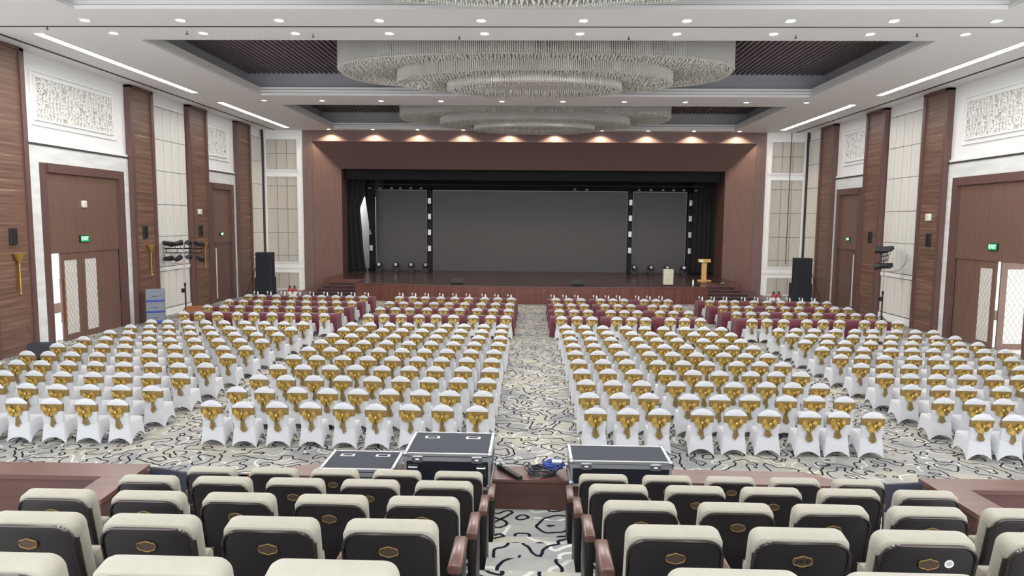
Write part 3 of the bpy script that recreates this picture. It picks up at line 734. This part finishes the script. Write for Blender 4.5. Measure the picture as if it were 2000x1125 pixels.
# ------------------------------------------------------------------ tables with burgundy cloths
def table_mesh(w_):
    q = MB(); n = 64; h = .75; pts = []
    for k in range(n):
        u = k / n * 4; sd = int(u); t = u - sd; a, b = w_ / 2, .36
        x, y = [(-a + 2 * a * t, -b), (a, -b + 2 * b * t), (a - 2 * a * t, b), (-a, b - 2 * b * t)][sd]
        pts.append((x, y))
    vs = []
    for lv in range(5):
        t = lv / 4
        for k, (x, y) in enumerate(pts):
            f = .012 * t * math.sin(k * 1.7) + .03 * t; l = math.hypot(x, y); ax = 1 if abs(abs(x) - w_ / 2) < 1e-6 else 0; ay = 1 if abs(abs(y) - .36) < 1e-6 else 0
            vs.append((x + ax * math.copysign(f, x), y + ay * math.copysign(f, y), h - (h - .01) * t))
    fs = [(l * n + k, (l + 1) * n + k, (l + 1) * n + (k + 1) % n, l * n + (k + 1) % n) for l in range(4) for k in range(n)] + [tuple(range(n))]
    q.add(vs, fs); return q
cloth_me = table_mesh(1.91).mesh('tablecloth', 'burgundy', 'all')
board_me = B(-.94, .94, -.34, .34, .70, .742).mesh('tabletop', 'cardboard')
leg_me = MB().cyl((0, 0, .01), (0, 0, .70), .02, n=8).mesh('leg', 'steel')
TX = {'far-left': (-8.67, -10.74, -12.83), 'left-centre': (-1.58, -3.58, -5.6), 'right-centre': (1.79, 3.83, 5.87), 'far-right': (9.1, 11.15, 13.2)}
glass_me = MB().lathe([(.0001, 0), (.035, .004), (.006, .012), (.006, .09), (.034, .12), (.042, .16), (.034, .215)], n=10).mesh('bowl', 'glass', 'all')
bot_me = MB().lathe([(.0001, 0), (.032, 0), (.034, .02), (.034, .14), (.014, .19), (.013, .2)], n=10).mesh('body', 'bottle', 'all')
cap_me = MB().cyl((0, 0, .2), (0, 0, .225), .015, n=8).mesh('cap', 'cable_blue')
for bn, xs in TX.items():
    endn = BLK[bn][1]
    for r_, y in enumerate(TROW):
        for c_, x in enumerate(xs):
            t = empty('banquet_table', (x, y + 1.12, 0), 0)
            tag(t, 'burgundy-clothed table, %s block, %s table row from camera, %s from %s' % (bn, ORD[r_], ORD[c_], endn), 'table', 'burgundy tables')
            link('tablecloth', cloth_me, t); link('tabletop', board_me, t)
            for a in (-.85, .85):
                for b in (-.28, .28): link('leg', leg_me, t, (a, b, 0))
    for c_, x in enumerate(TBLK[bn]):
        y = TROW[3] + 1.22
        o = link('wine_glass', glass_me, None, (x - .22, y, .752)); tag(o, 'wine glass on farthest table row, %s block, %s from %s' % (bn, ORD[c_], endn), 'glass', 'glasses on the far tables')
        o = empty('water_bottle', (x - .06, y + .03, .752)); tag(o, 'water bottle on farthest table row, %s block, %s from %s' % (bn, ORD[c_], endn), 'bottle', 'bottles on the far tables')
        link('body', bot_me, o); link('cap', cap_me, o)

# ------------------------------------------------------------------ theatre seats
def seat_parts():
    tilt = math.radians(-11); T = Matrix.Translation((0, .10, .38)) @ Matrix.Rotation(-tilt, 4, 'X') @ Matrix.Translation((0, -.10, -.38))
    p = {}
    q = MB(); q.T = T; q.rbox(-.228, .228, -.032, .03, .22, .892, .085, 'y', 8); p['back_shell'] = (q, 'shell_black')
    q = MB(); q.T = T
    out = []
    r = .085; x1, z1 = .229, .894
    out = [(-x1, -.03, .3)] + [(-x1 + r + r * math.cos(math.radians(a)), -.03, z1 - r + r * math.sin(math.radians(a))) for a in range(180, 89, -15)] + [(x1 - r + r * math.cos(math.radians(a)), -.03, z1 - r + r * math.sin(math.radians(a))) for a in range(90, -1, -15)] + [(x1, -.03, .3)]
    q.tube(out, .008, 6); p['shell_trim'] = (q, 'shell_trim')
    q = MB(); q.T = T; q.rbox(-.232, .232, .015, .10, .40, .905, .06, 'y', 6); p['backrest'] = (q, 'seat_beige')
    q = MB(); q.T = T; q.rbox(-.234, .234, -.02, .09, .78, .912, .055, 'y', 6); p['headrest'] = (q, 'seat_beige')
    q = MB(); q.rbox(-.19, .19, .11, .2, .30, .62, .035, 'x', 5); p['seat_cushion'] = (q, 'seat_beige')
    q = MB(); q.rbox(-.18, .18, .2, .23, .32, .6, .012, 'x', 3); q.box(-.03, .03, .1, .2, 0, .4); p['seat_base'] = (q, 'shell_black')
    return {k: (q.mesh(k, m, 'soft' if k not in ('headrest', 'backrest') else 'soft')) for k, (q, m) in p.items()}, T
sp_me, seatT = seat_parts()
q = MB(); q.T = seatT
pl = [(-.05, -.004), (-.043, -.020), (-.022, -.026), (0, -.034), (.022, -.026), (.043, -.020), (.05, -.004), (.05, .004), (.043, .020), (.022, .026), (0, .034), (-.022, .026), (-.043, .020), (-.05, .004)]
q.add([(x * .95, -.040, .80 + z * .9) for x, z in pl] + [(x * .95, -.030, .80 + z * .9) for x, z in pl], [tuple(range(14))] + [(i, 14 + i, 14 + (i + 1) % 14, (i + 1) % 14) for i in range(14)])
plq_me = q.mesh('plaque', 'plaque')
q = MB(); q.T = seatT; q.tube([(x * .95, -.041, .80 + z * .9) for x, z in pl], .003, 5, True); plr_me = q.mesh('plaque_rim', 'brass_dark', 'all')
q = MB(); q.rbox(-.038, .038, .07, .42, .555, .605, .018, 'y', 3); arm_me = q.mesh('armrest', 'arm_wood', 'soft')
q = MB(); q.rbox(-.03, .03, .12, .44, .0, .555, .015, 'z', 3); side_me = q.mesh('side_panel', 'shell_black', 'soft')
num_me = {k: text_mesh(k, .03, .001, 'shell_black') for k in ('A014', 'A018')}
def seat(x, y, z, label, arms, num=None, sticker=False):
    t = empty('theatre_seat', (x, y, z)); tag(t, label, 'seat', 'beige theatre seats on the balcony')
    kids = {k: link(k, m, t) for k, m in sp_me.items()}
    pq = link('plaque', plq_me, kids['back_shell']); link('plaque_rim', plr_me, kids['back_shell'])
    if num:
        n_ = link('lettering', num_me[num], kids['back_shell']); n_.matrix_local = seatT @ Matrix.Translation((0, -.0415, .80)) @ Matrix.Rotation(PI / 2, 4, 'X')
    if sticker:
        s_ = MB(); s_.T = seatT; s_.cyl((.10, -.0345, .80), (.10, -.03, .80), .022, n=18); obj('sticker', s_, 'plastic_white', kids['back_shell'])
        s_ = MB(); s_.T = seatT; s_.cyl((.10, -.0355, .803), (.10, -.033, .803), .014, n=14); obj('sticker_print', s_, 'cove_grey', kids['back_shell'])
    for ax in arms:
        a = link('armrest', arm_me, t, (ax, 0, 0)); link('side_panel', side_me, t, (ax, 0, 0))
    return t
LX = [-.61, -1.21, -1.82, -2.42, -3.03]; RXs = [.79, 1.40, 2.0, 2.61, 3.21]
rn = ['farthest row', 'fourth row from camera', 'third row from camera', 'second row from camera', 'row nearest camera']
for k in range(5):
    for i, (xl, xr) in enumerate(zip(LX, RXs)):
        for x, sd, arms in ((xl, 'left', [.302] + ([-.302] if i == 4 else [])), (xr, 'right', [-.302] + ([.302] if i == 4 else []))):
            p = project((x, PY[k], PZ[k] + .85))
            if not p or p[0] < -150 or p[0] > 2150: continue
            num = {(3, 'right', 1): 'A018', (2, 'right', 0): 'A014'}.get((k, sd, i)); stk = (k, sd, i) == (3, 'right', 2)
            lab = 'beige theatre seat with black back, %s, %s %s of the aisle' % (rn[k], ORD[i], sd)
            if stk: lab = 'beige theatre seat with round white sticker on its black back'
            seat(x, PY[k] + .035, PZ[k], lab, arms, num, stk)

# ------------------------------------------------------------------ flight cases, power strip, cables on the parapet
def flight_case(x0, x1, y0, y1, z0, z1, label, seam, handles_top=True):
    w_, d_, h_ = x1 - x0, y1 - y0, z1 - z0
    t = empty('flight_case', ((x0 + x1) / 2, (y0 + y1) / 2, z0)); tag(t, label, 'flight case')
    a, b = w_ / 2, d_ / 2; e = .03
    obj('body', B(-a + .008, a - .008, -b + .008, b - .008, .008, max(.02, seam - .004)), 'laminate_black', t)
    obj('lid', B(-a + .008, a - .008, -b + .008, b - .008, seam + .004, h_ - .008), 'laminate_black', t); obj('lid_top', B(-a + e, a - e, -b + e, b - e, h_ - .008, h_ - .004), 'laminate', t)
    def bar(*bb): obj('edge_trim', B(*bb), 'aluminium', t)
    for sx in (-1, 1):
        for sy in (-1, 1): bar(*sorted((sx * a, sx * (a - e))), *sorted((sy * b, sy * (b - e))), 0, h_)
        for z in (0, h_ - e): bar(*sorted((sx * a, sx * (a - e))), -b + e, b - e, z, z + e)
    for sy in (-1, 1):
        for z in (0, h_ - e): bar(-a + e, a - e, *sorted((sy * b, sy * (b - e))), z, z + e)
        bar(-a, a, *sorted((sy * (b + .004), sy * (b - .012))), seam - .022, seam + .022)
    for sx in (-1, 1): bar(*sorted((sx * (a + .004), sx * (a - .012))), -b, b, seam - .022, seam + .022)
    for sx in (-1, 1):
        for sy in (-1, 1):
            for z in (.036, h_ - .012): obj('ball_corner', MB().sphere((sx * (a - .014), sy * (b - .014), z), .034, 10, 6), 'steel', t, smooth='all')
    if handles_top:
        for sx in (-1, 1):
            hx = sx * a * .5; hy = b * .45
            g = MB(); g.box(hx - .085, hx + .085, hy - .04, hy - .022, h_ - .004, h_ + .004); g.box(hx - .085, hx + .085, hy + .022, hy + .04, h_ - .004, h_ + .004); g.box(hx - .085, hx - .055, hy - .022, hy + .022, h_ - .004, h_ + .004); g.box(hx + .055, hx + .085, hy - .022, hy + .022, h_ - .004, h_ + .004)
            p = obj('handle_dish', g, 'aluminium', t); obj('handle', MB().tube([(hx - .055, hy, h_ + .002), (hx + .055, hy, h_ + .002)], .012), 'black_plastic', p)
    for sx in (-1, 1):
        lx_ = sx * a * .68
        g = MB(); g.rbox(lx_ - .06, lx_ + .06, -b - .016, -b + .002, seam - .035, seam + .035, .012, 'y', 2); p = obj('latch', g, 'steel', t); g = MB(); g.tube([(lx_ - .02, -b - .02, seam), (lx_ + .02, -b - .02, seam)], .008); obj('latch_wing', g, 'aluminium', p)
    if h_ > .35:
        for sx in (-1, 1):
            hx = sx * a * .78; z = h_ * .52
            g = MB(); g.rbox(hx - .06, hx + .06, -b - .008, -b + .004, z - .07, z + .07, .015, 'y', 2); p = obj('side_handle_plate', g, 'black_plastic', t)
            obj('side_handle', MB().tube([(hx - .045, -b - .006, z + .05), (hx - .045, -b - .03, z + .045), (hx + .045, -b - .03, z + .045), (hx + .045, -b - .006, z + .05)], .008), 'aluminium', p)
    return t
flight_case(-1.31, -.35, 7.36, 8.14, 1.636, 2.04, 'tall black flight case with silver edges, left of the cable coil', .34)
flight_case(.53, 1.66, 7.52, 8.09, 1.636, 1.93, 'long black flight case with silver edges, right of the cable coil', .235, False)
flight_case(-2.32, -1.47, 7.56, 8.2, 1.636, 1.77, 'flat low grey-topped flight case beside the tall one', .07)
t = empty('power_strip', (-.16, 7.87, 1.637), math.atan2(-.39, .26)); tag(t, 'black power strip with a plug lying on the parapet ledge', 'power strip')
obj('body', MB().rbox(-.24, .24, -.032, .032, 0, .045, .008, 'x', 2), 'black_plastic', t)
for k in range(4): obj('socket', MB().cyl((-.02 + k * .065, 0, .044), (-.02 + k * .065, 0, .047), .022, n=12), 'speaker_dark', t)
pg = obj('plug', MB().rbox(-.2, -.12, -.02, .02, .045, .085, .008, 'x', 2), 'cove_grey', t)
obj('cord', MB().tube([(-.24, 0, .02), (-.30, .06, .02), (-.24, .2, .01), (-.12, .3, .008), (.0, .32, .008)], .006, 6), 'cable_black', t)
def coil(name, c, r, n, thick, m_, label, sq):
    t = empty(name, c); tag(t, label, 'cable')
    rr = random.Random(n)
    for k in range(n):
        rad = r * rr.uniform(.72, 1.05); ox, oy = rr.uniform(-.03, .03), rr.uniform(-.02, .02); z = thick + k * thick * .55; ph = rr.uniform(0, 6)
        pts = [(ox + rad * math.cos(2 * PI * i / 28), oy + rad * sq * math.sin(2 * PI * i / 28), z + .02 * (math.sin(4 * PI * i / 28 + ph) + 1)) for i in range(28)]
        obj('loop', MB().tube(pts, thick, 6, True), m_, t, smooth='all')
    return t
coil('cable_coil', (.23, 7.9, 1.637), .18, 7, .008, 'cable_black', 'coil of black cable on the ledge beside the power strip', .8)
t = coil('cable_coil', (.36, 7.95, 1.69), .13, 9, .008, 'cable_blue', 'coil of blue cable against the long flight case', .75)
obj('tie', MB().rbox(-.02, .10, -.05, .01, .07, .1, .01, 'x', 2), 'plastic_white', t)

# ------------------------------------------------------------------ stage equipment
def led_screen(x0, x1, label):
    t = empty('led_screen', ((x0 + x1) / 2, 48.4, .98)); tag(t, label, 'screen'); a = (x1 - x0) / 2; h = 5.62
    obj('display', B(-a, a, -.02, .03, .05, h), 'led', t); q = MB(); q.box(-a - .02, -a, -.03, .08, 0, h + .02); q.box(a, a + .02, -.03, .08, 0, h + .02); q.box(-a, a, -.03, .08, h, h + .03); obj('frame', q, 'led_frame', t)
    obj('base', B(-a, a, -.06, .3, 0, .05), 'black_plastic', t)
    q = MB(); q.box(-a, a, .03, .12, .05, h); obj('cabinet', q, 'black_plastic', t)
led_screen(-10.85, -7.32, 'grey LED screen at the left of the stage'); led_screen(-6.86, 6.62, 'huge wide grey LED screen in the middle of the stage'); led_screen(7.02, 10.68, 'grey LED screen at the right of the stage')
for i, (x, y) in enumerate(((-11.2, 48.3), (-7.09, 48.25), (6.82, 48.25), (10.95, 48.3))):
    nm = ['left of the left LED screen', 'between the left and middle LED screens', 'between the middle and right LED screens', 'right of the right LED screen'][i]
    t = empty('light_tower', (x, y, .98)); tag(t, 'black tower of four square white lamps %s' % nm, 'light tower', 'lamp towers between the screens')
    obj('column', MB().rbox(-.165, .165, 0, .25, 0, 5.6, .03, 'z', 2), 'black_cloth', t)
    for z in (1.6, 2.72, 3.82, 4.9):
        g = obj('lamp', MB().rbox(-.11, .11, -.10, 0, z - .19, z + .19, .02, 'y', 2), 'blinder', t); obj('bezel', MB().tube([(-.12, -.1, z - .2), (.12, -.1, z - .2), (.12, -.1, z + .2), (-.12, -.1, z + .2)], .015, 4, True), 'black_plastic', g)
mh = None
mpx = [(-10.45, 47.4), (-9.3, 47.5), (-8.25, 47.5), (-7.25, 47.5), (7.05, 47.5), (8.2, 47.5), (9.3, 47.5), (10.4, 47.4)]
def moving_head():
    t = empty('moving_head_light', (0, 0, .98))
    obj('base', MB().rbox(-.2, .2, -.2, .2, 0, .16, .03, 'z', 3), 'black_plastic', t)
    q = MB(); q.box(-.24, -.19, -.07, .07, .16, .55); q.box(.19, .24, -.07, .07, .16, .55); q.box(-.24, .24, -.09, .09, .15, .2); obj('yoke', q, 'black_plastic', t)
    h = obj('head', MB().sphere((0, 0, .48), .2, 14, 8), 'black_plastic', t, smooth='all'); obj('lens', MB().cyl((0, -.17, .5), (0, -.215, .51), .11, n=16), 'lens', h)
    return t
for i, (x, y) in enumerate(mpx):
    if mh is None: mh = moving_head(); o = mh
    else: o = copy_tree(mh)
    o.location = (x, y, .98); tag(o, 'black moving-head light on the stage floor, %s from the left' % ORD[i], 'stage light', 'moving heads before the screens')
for i, (x, y) in enumerate(((-4.15, 38.8), (2.65, 38.75))):
    t = empty('stage_monitor', (x, y, .985), (.12, -.08)[i]); tag(t, 'black wedge monitor on the stage edge, %s one' % ('left', 'right')[i], 'speaker', 'wedge monitors')
    q = MB(); pr = [(-.22, 0), (.22, 0), (.24, .12), (.05, .36), (-.12, .36), (-.24, .1)]
    q.add([(-.33, y_, z) for y_, z in pr] + [(.33, y_, z) for y_, z in pr], [tuple(range(6)), tuple(range(6, 12))[::-1]] + [(i_, 6 + i_, 6 + (i_ + 1) % 6, (i_ + 1) % 6) for i_ in range(6)])
    obj('cabinet', q, 'black_plastic', t); g = MB(); g.add([(-.3, .235, .14), (.3, .235, .14), (.3, .07, .35), (-.3, .07, .35)], [(0, 1, 2, 3)]); g.v = [(x_, y_ + .008, z_ + .006) for x_, y_, z_ in g.v]; obj('grille', g, 'grille', t)
t = empty('rolling_trunk', (7.8, 39.35, .985), -.05); tag(t, 'pale beige upright trunk standing near the stage edge', 'trunk')
obj('body', MB().rbox(-.28, .28, -.2, .2, .06, .93, .05, 'z', 4), 'trunk_beige', t); q = MB(); q.box(-.285, .285, -.205, .205, .64, .655); obj('lid_seam', q, 'cove_grey', t)
for sx in (-1, 1):
    for sy in (-1, 1): obj('wheel', MB().cyl((sx * .22 - .02, sy * .14, .035), (sx * .22 + .02, sy * .14, .035), .035), 'black_plastic', t)
obj('handle', MB().tube([(-.08, 0, .93), (-.08, 0, .98), (.08, 0, .98), (.08, 0, .93)], .012), 'black_plastic', t); obj('latch', B(-.05, .05, -.212, -.2, .36, .42), 'steel', t)
t = empty('podium', (10.65, 42.8, .98), -.06); tag(t, 'pale wooden T-shaped podium with a microphone on the stage', 'podium')
obj('base', MB().prism([(-.42, -.25), (.42, -.25), (.3, .22), (-.3, .22)], 0, .07), 'podium_wood', t); obj('column', MB().rbox(-.15, .15, -.12, .12, .07, 1.15, .02, 'z', 2), 'podium_wood', t)
g = obj('top', MB().rbox(-.36, .36, -.25, .25, 1.15, 1.34, .02, 'x', 2), 'podium_wood', t); obj('front_board', B(-.34, -.1, -.258, -.25, 1.17, 1.32), 'plastic_white', g)
obj('microphone', MB().tube([(.02, 0, 1.34), (.03, -.02, 1.5), (.08, -.06, 1.6)], .01), 'black_plastic', t)
o = empty('water_bottle', (9.3, 39.7, .985)); tag(o, 'small water bottle standing alone on the stage beside the trunk', 'bottle'); link('body', bot_me, o); link('cap', cap_me, o); o.scale = (1.6, 1.6, 1.6)
o = obj('paper_tray', MB().rbox(-.25, .25, -.15, .15, 0, .06, .03, 'z', 3), 'black_plastic', None, (11.2, 40.6, .985)); tag(o, 'dark tray with white paper on the right stage steps', 'tray'); obj('paper', B(-.1, .12, -.08, .08, .06, .075), 'plastic_white', o)
# black leg curtains, with the white gap at the left
def drape(name, x0, x1, y, z0, z1, label, curve=None, folds=9, amp=.12):
    q = MB(); nu, nv = 48, 40
    def f(u, v):
        xa, xb = (curve(v) if curve else (x0, x1)); return (xa + (xb - xa) * u, y + amp * math.sin(u * folds * 2 * PI), z0 + (z1 - z0) * v)
    q.grid(f, nu, nv); o = obj(name, q, 'black_cloth', smooth='all'); m = o.modifiers.new('s', 'SOLIDIFY'); m.thickness = .02; tag(o, label, 'curtain'); return o
def interp(tab, z):
    for (z0, a), (z1, b) in zip(tab, tab[1:]):
        if z0 <= z <= z1: return a + (b - a) * (z - z0) / (z1 - z0)
    return tab[0][1] if z < tab[0][0] else tab[-1][1]
LE = [(.9, -11.2), (1.4, -11.3), (2.4, -11.42), (4.2, -11.54), (5.3, -11.63), (6.0, -11.36), (9, -11.0)]
RE = [(.9, -11.3), (1.35, -11.2), (1.42, -10.89), (1.9, -10.82), (2.6, -10.81), (3.3, -10.98), (4.2, -11.18), (5.2, -11.31), (5.98, -11.42), (9, -11.6)]
drape('stage_curtain', 0, 0, 46.9, .99, 9.2, 'black stage curtain gathered at the left edge of the opening', lambda v: (-13.2, interp(LE, .99 + 8.21 * v)), 5)
drape('stage_curtain', 0, 0, 47.62, .99, 9.2, 'black stage curtain between the white gap and the left lamp tower', lambda v: (interp(RE, .99 + 8.21 * v), -10.75), 3, .05)
drape('stage_curtain', 11.0, 13.2, 47.9, .99, 9.2, 'black stage curtain at the right edge of the opening', None, 7)
drape('stage_valance', -12.6, 12.6, 46.3, 7.2, 9.3, 'black pleated valance across the top of the stage', None, 40, .06)
o = drape('stage_backdrop', -12.8, 12.8, 49.6, .99, 9.2, 'black backdrop curtain behind the LED screens', lambda v: (-10.6, 12.8), 40, .06)
o = obj('white_flat', B(-14.5, -10.0, 50.6, 50.7, .99, 6.2), 'plastic_white'); tag(o, 'bright white board seen through the gap in the left curtain', 'board')
ld = bpy.data.lights.new('backstage', 'AREA'); ld.energy = 160; ld.size = 1.2; ld.color = (.95, .97, 1)  # area lamp out of view, lighting the white board behind the gap
t = empty('unseen_board_lamp', (-13.8, 49.2, 6.6)); tag(t, 'unseen lamp lighting the white board behind the left curtain', 'lamp'); obj('housing', MB().rbox(-.3, .3, -.15, .15, 0, .12, .03, 'z', 3), 'black_plastic', t)
lo = bpy.data.objects.new('bulb', ld); COL.objects.link(lo); lo.parent = t; lo.location = (0, 0, -.03); lo.rotation_euler = (math.radians(45), 0, math.radians(0))
t = empty('lighting_bar', (0, 47.3, 6.95)); tag(t, 'black lighting bar hung across the stage above the screens', 'lighting bar'); obj('bar', MB().cyl((-11.5, 0, 0), (11.5, 0, 0), .03, n=8), 'black_plastic', t)
par_body = MB().cyl((0, 0, 0), (0, -.22, -.16), .07, .1, n=12).mesh('can', 'black_plastic', 'soft'); par_lens = MB().cyl((0, -.215, -.157), (0, -.222, -.163), .09, n=12).mesh('lens', 'lens')
for i, x in enumerate((-11, -10.3, -9.5, -8.9, -8.2, -7.5, 2.9, 3.7, 7.2, 8.0, 8.8, 9.5, 10.2, 11.0)):
    t = empty('stage_spotlight', (x, 47.3, 6.83)); tag(t, 'small black spotlight on the bar above the screens, %s' % ('%s from the left end' % ORD[i] if i < 6 else '%s from the right end' % ORD[13 - i]), 'stage light', 'spotlights on the stage bar')
    link('can', par_body, t); link('lens', par_lens, t); obj('clamp', B(-.02, .02, -.02, .02, 0, .12), 'black_plastic', t)

# ---- loudspeaker stacks either side of the stage
def cab(x, y, z, w_, d_, h_, rz, label, grp):
    t = empty('speaker_cabinet', (x, y, z), rz); tag(t, label, 'speaker', grp)
    obj('cabinet', MB().rbox(-w_ / 2, w_ / 2, -d_ / 2, d_ / 2, 0, h_ - .006, .02, 'z', 2), 'array_black', t); obj('grille', B(-w_ / 2 + .03, w_ / 2 - .03, -d_ / 2 - .01, -d_ / 2, .02, h_ - .03), 'grille', t)
    for sx in (-1, 1): obj('handle', B(*sorted((sx * w_ / 2, sx * (w_ / 2 + .015))), -.1, .1, h_ * .4, h_ * .6), 'black_plastic', t)
for s, sd in ((-1, 'left'), (1, 'right')):
    x, y = s * 15.5, 39.9; z = 0
    for k, h_ in enumerate((.58, .58)):
        cab(x + (0 if s < 0 else -.04), y, z, .98 if s < 0 else 1.04, .8, h_, 0, '%s large black subwoofer of the stack beside the %s front panels' % (('lowest', 'second')[k], sd), 'loudspeaker stack on the %s' % sd); z += h_
    for k in range(5):
        cab(x, y, z, .92, .6, .29, 0, 'black line-array box, %s, in the stack at the stage %s' % (('just above the subwoofers', 'second up', 'middle one', 'fourth up', 'topmost')[k], sd), 'loudspeaker stack on the %s' % sd); z += .29
    o = obj('slanted_pole', MB().cyl((s * 16.1, 40.0, 1.7), (s * 16.6, 39.7, 0.01), .02), 'black_plastic'); tag(o, 'thin black pole leaning against the %s loudspeaker stack' % sd, 'pole')
    for k, dx in enumerate((0, .28)):
        xx = s * (13.55 + dx) + (.15 if s > 0 else 0)
        t = empty('fire_extinguisher', (xx, 39.2, 0)); tag(t, 'red fire extinguisher by the %s stage steps, %s one' % (sd, ('inner', 'outer')[k]), 'extinguisher', 'red extinguishers by the stage')
        obj('tank', MB().lathe([(.0001, 0), (.1, 0), (.11, .03), (.11, .5), (.07, .6), (.03, .63)], n=14), 'red_metal', t, smooth='all'); obj('valve', B(-.03, .03, -.09, .03, .63, .74), 'black_plastic', t)
        obj('hose', MB().tube([(.03, 0, .68), (.14, 0, .6), (.15, 0, .3)], .014), 'black_plastic', t); obj('label_band', MB().lathe([(.112, .22), (.112, .4)], n=14), 'plastic_white', t)

# ---- lighting stands in front of the side walls
def light_stand(x, y, rz, label, gname):
    t = empty('light_stand', (x, y, 0)); tag(t, label, 'light stand')
    obj('pole', MB().cyl((0, 0, .2), (0, 0, 1.5), .035), 'black_plastic', t); obj('upper_pole', MB().cyl((0, 0, 1.5), (0, 0, 3.5), .024), 'cove_grey', t)
    for k in range(3):
        a = 2 * PI * k / 3 + .4; obj('leg', MB().cyl((0, 0, .45), (.5 * math.cos(a), .5 * math.sin(a), .01), .02), 'black_plastic', t)
    obj('winch', MB().rbox(-.16, 0, -.07, .07, 1.1, 1.3, .03, 'y', 2), 'black_plastic', t); obj('collar', MB().cyl((0, 0, 1.42), (0, 0, 1.56), .05), 'black_plastic', t)
    c_, s_ = math.cos(rz), math.sin(rz)
    q = MB()
    for z in (2.95, 3.15): q.cyl((-.85 * c_, -.85 * s_, z), (.85 * c_, .85 * s_, z), .025, n=6)
    for u in (-.8, -.3, .3, .8): q.cyl((u * c_, u * s_, 2.95), (u * c_, u * s_, 3.15), .018, n=6)
    obj('crossbar', q, 'black_plastic', t)
    return t
par = MB().cyl((0, -.24, 0), (0, .2, 0), .115, .085, n=14); par_me = par.mesh('can', 'black_plastic', 'soft')
pl_me = MB().cyl((0, -.242, 0), (0, -.236, 0), .1, n=14).mesh('lens', 'lens'); yk_me = MB().tube([(-.13, 0, 0), (-.13, 0, .22), (.13, 0, .22), (.13, 0, 0)], .012, 4).mesh('bracket', 'black_plastic')
for sgn, x, y, rz, sd in ((-1, -16.05, 31.6, .1, 'left'), (1, 15.95, 31.6, .95, 'right')):
    light_stand(x, y, rz, 'tall black lighting stand with spotlights by the %s wall' % sd, sd)
    c_, s_ = math.cos(rz), math.sin(rz)
    for lv, z in enumerate((3.42, 2.72)):
        for i, u in enumerate((-.72, -.28, .2, .68)):
            t = empty('par_can', (x + u * c_, y + u * s_, z + R.uniform(-.05, .05)), R.uniform(-1.2, 1.2)); t.rotation_euler = (R.uniform(-.25, .25), 0, rz + PI + R.uniform(-.35, .35)); t.scale = (1.15, 1.15, 1.15)
            tag(t, 'black spotlight on the %s stand, %s bar, %s from its left' % (sd, ('upper', 'lower')[lv], ORD[i]), 'spotlight', 'spotlights on the %s stand' % sd)
            link('can', par_me, t); link('lens', pl_me, t); b_ = link('bracket', yk_me, t); b_.rotation_euler = (PI if lv == 0 else 0, 0, 0)
    cbl = obj('dangling_cable', MB().tube([(x + sgn * .86, y - .2, 3.25), (x + sgn * .85, y - .2, 3.0), (x + sgn * .8, y - .2, 2.8), (x + sgn * .5, y - .25, 2.5), (x, y - .2, 2.45)], .01, 5), 'cable_black'); tag(cbl, 'thin cable looping from the lamps of the %s lighting stand' % sd, 'cable')

# ---- stacked crates, carton, case at the left wall
z = 0
lay = [('crate_blue', .16), ('crate_grey', .34), ('crate_blue', .09), ('crate_grey', .38), ('crate_blue', .09), ('crate_grey', .42), ]
cnames = ['lowest blue crate', 'lowest grey crate', 'middle blue crate', 'middle grey crate', 'topmost blue crate', 'topmost grey crate']
for (m_, h_), nm in zip(lay, cnames):
    t = empty('plastic_crate', (-16.2, 29.3, z), .45); tag(t, '%s of the stack in front of the left pilaster' % nm, 'crate', 'stacked plastic crates')
    q = MB(); n_ = 7 if h_ > .2 else 2
    for k in range(n_): q.rbox(-.36, .36, -.36, .36, k * h_ / n_, (k + 1) * h_ / n_ - .004, .025, 'z', 2)
    obj('crate_body', q, m_, t); q = MB(); q.box(-.11, .11, -.364, -.36, h_ * .35, h_ * .4); q.box(.36, .364, -.11, .11, h_ * .35, h_ * .4); obj('hand_hold', q, 'array_black', t); z += h_
o = obj('carton', MB().prism([(-.35, -.25), (.35, -.25), (.35, .25), (-.35, .25)], 0, .38), 'cardboard', None, (-15.3, 30.9, 0), (0, 0, .5)); tag(o, 'open brown carton on the floor beside the stacked crates', 'box'); obj('flap', B(-.35, .35, .25, .27, .38, .55), 'cardboard', o)
t = empty('trolley_case', (-15.7, 21.55, 0), .3); tag(t, 'dark trolley case with a raised pole by the left doorway', 'case')
obj('body', MB().rbox(-.35, .35, -.22, .22, .05, .52, .04, 'z', 3), 'array_black', t); obj('pull_pole', MB().cyl((-.1, 0, .5), (-.42, .1, 1.1), .014), 'black_plastic', t)
for sx in (-1, 1): obj('wheel', MB().cyl((sx * .28, -.23, .05), (sx * .28, -.19, .05), .05), 'black_plastic', t)
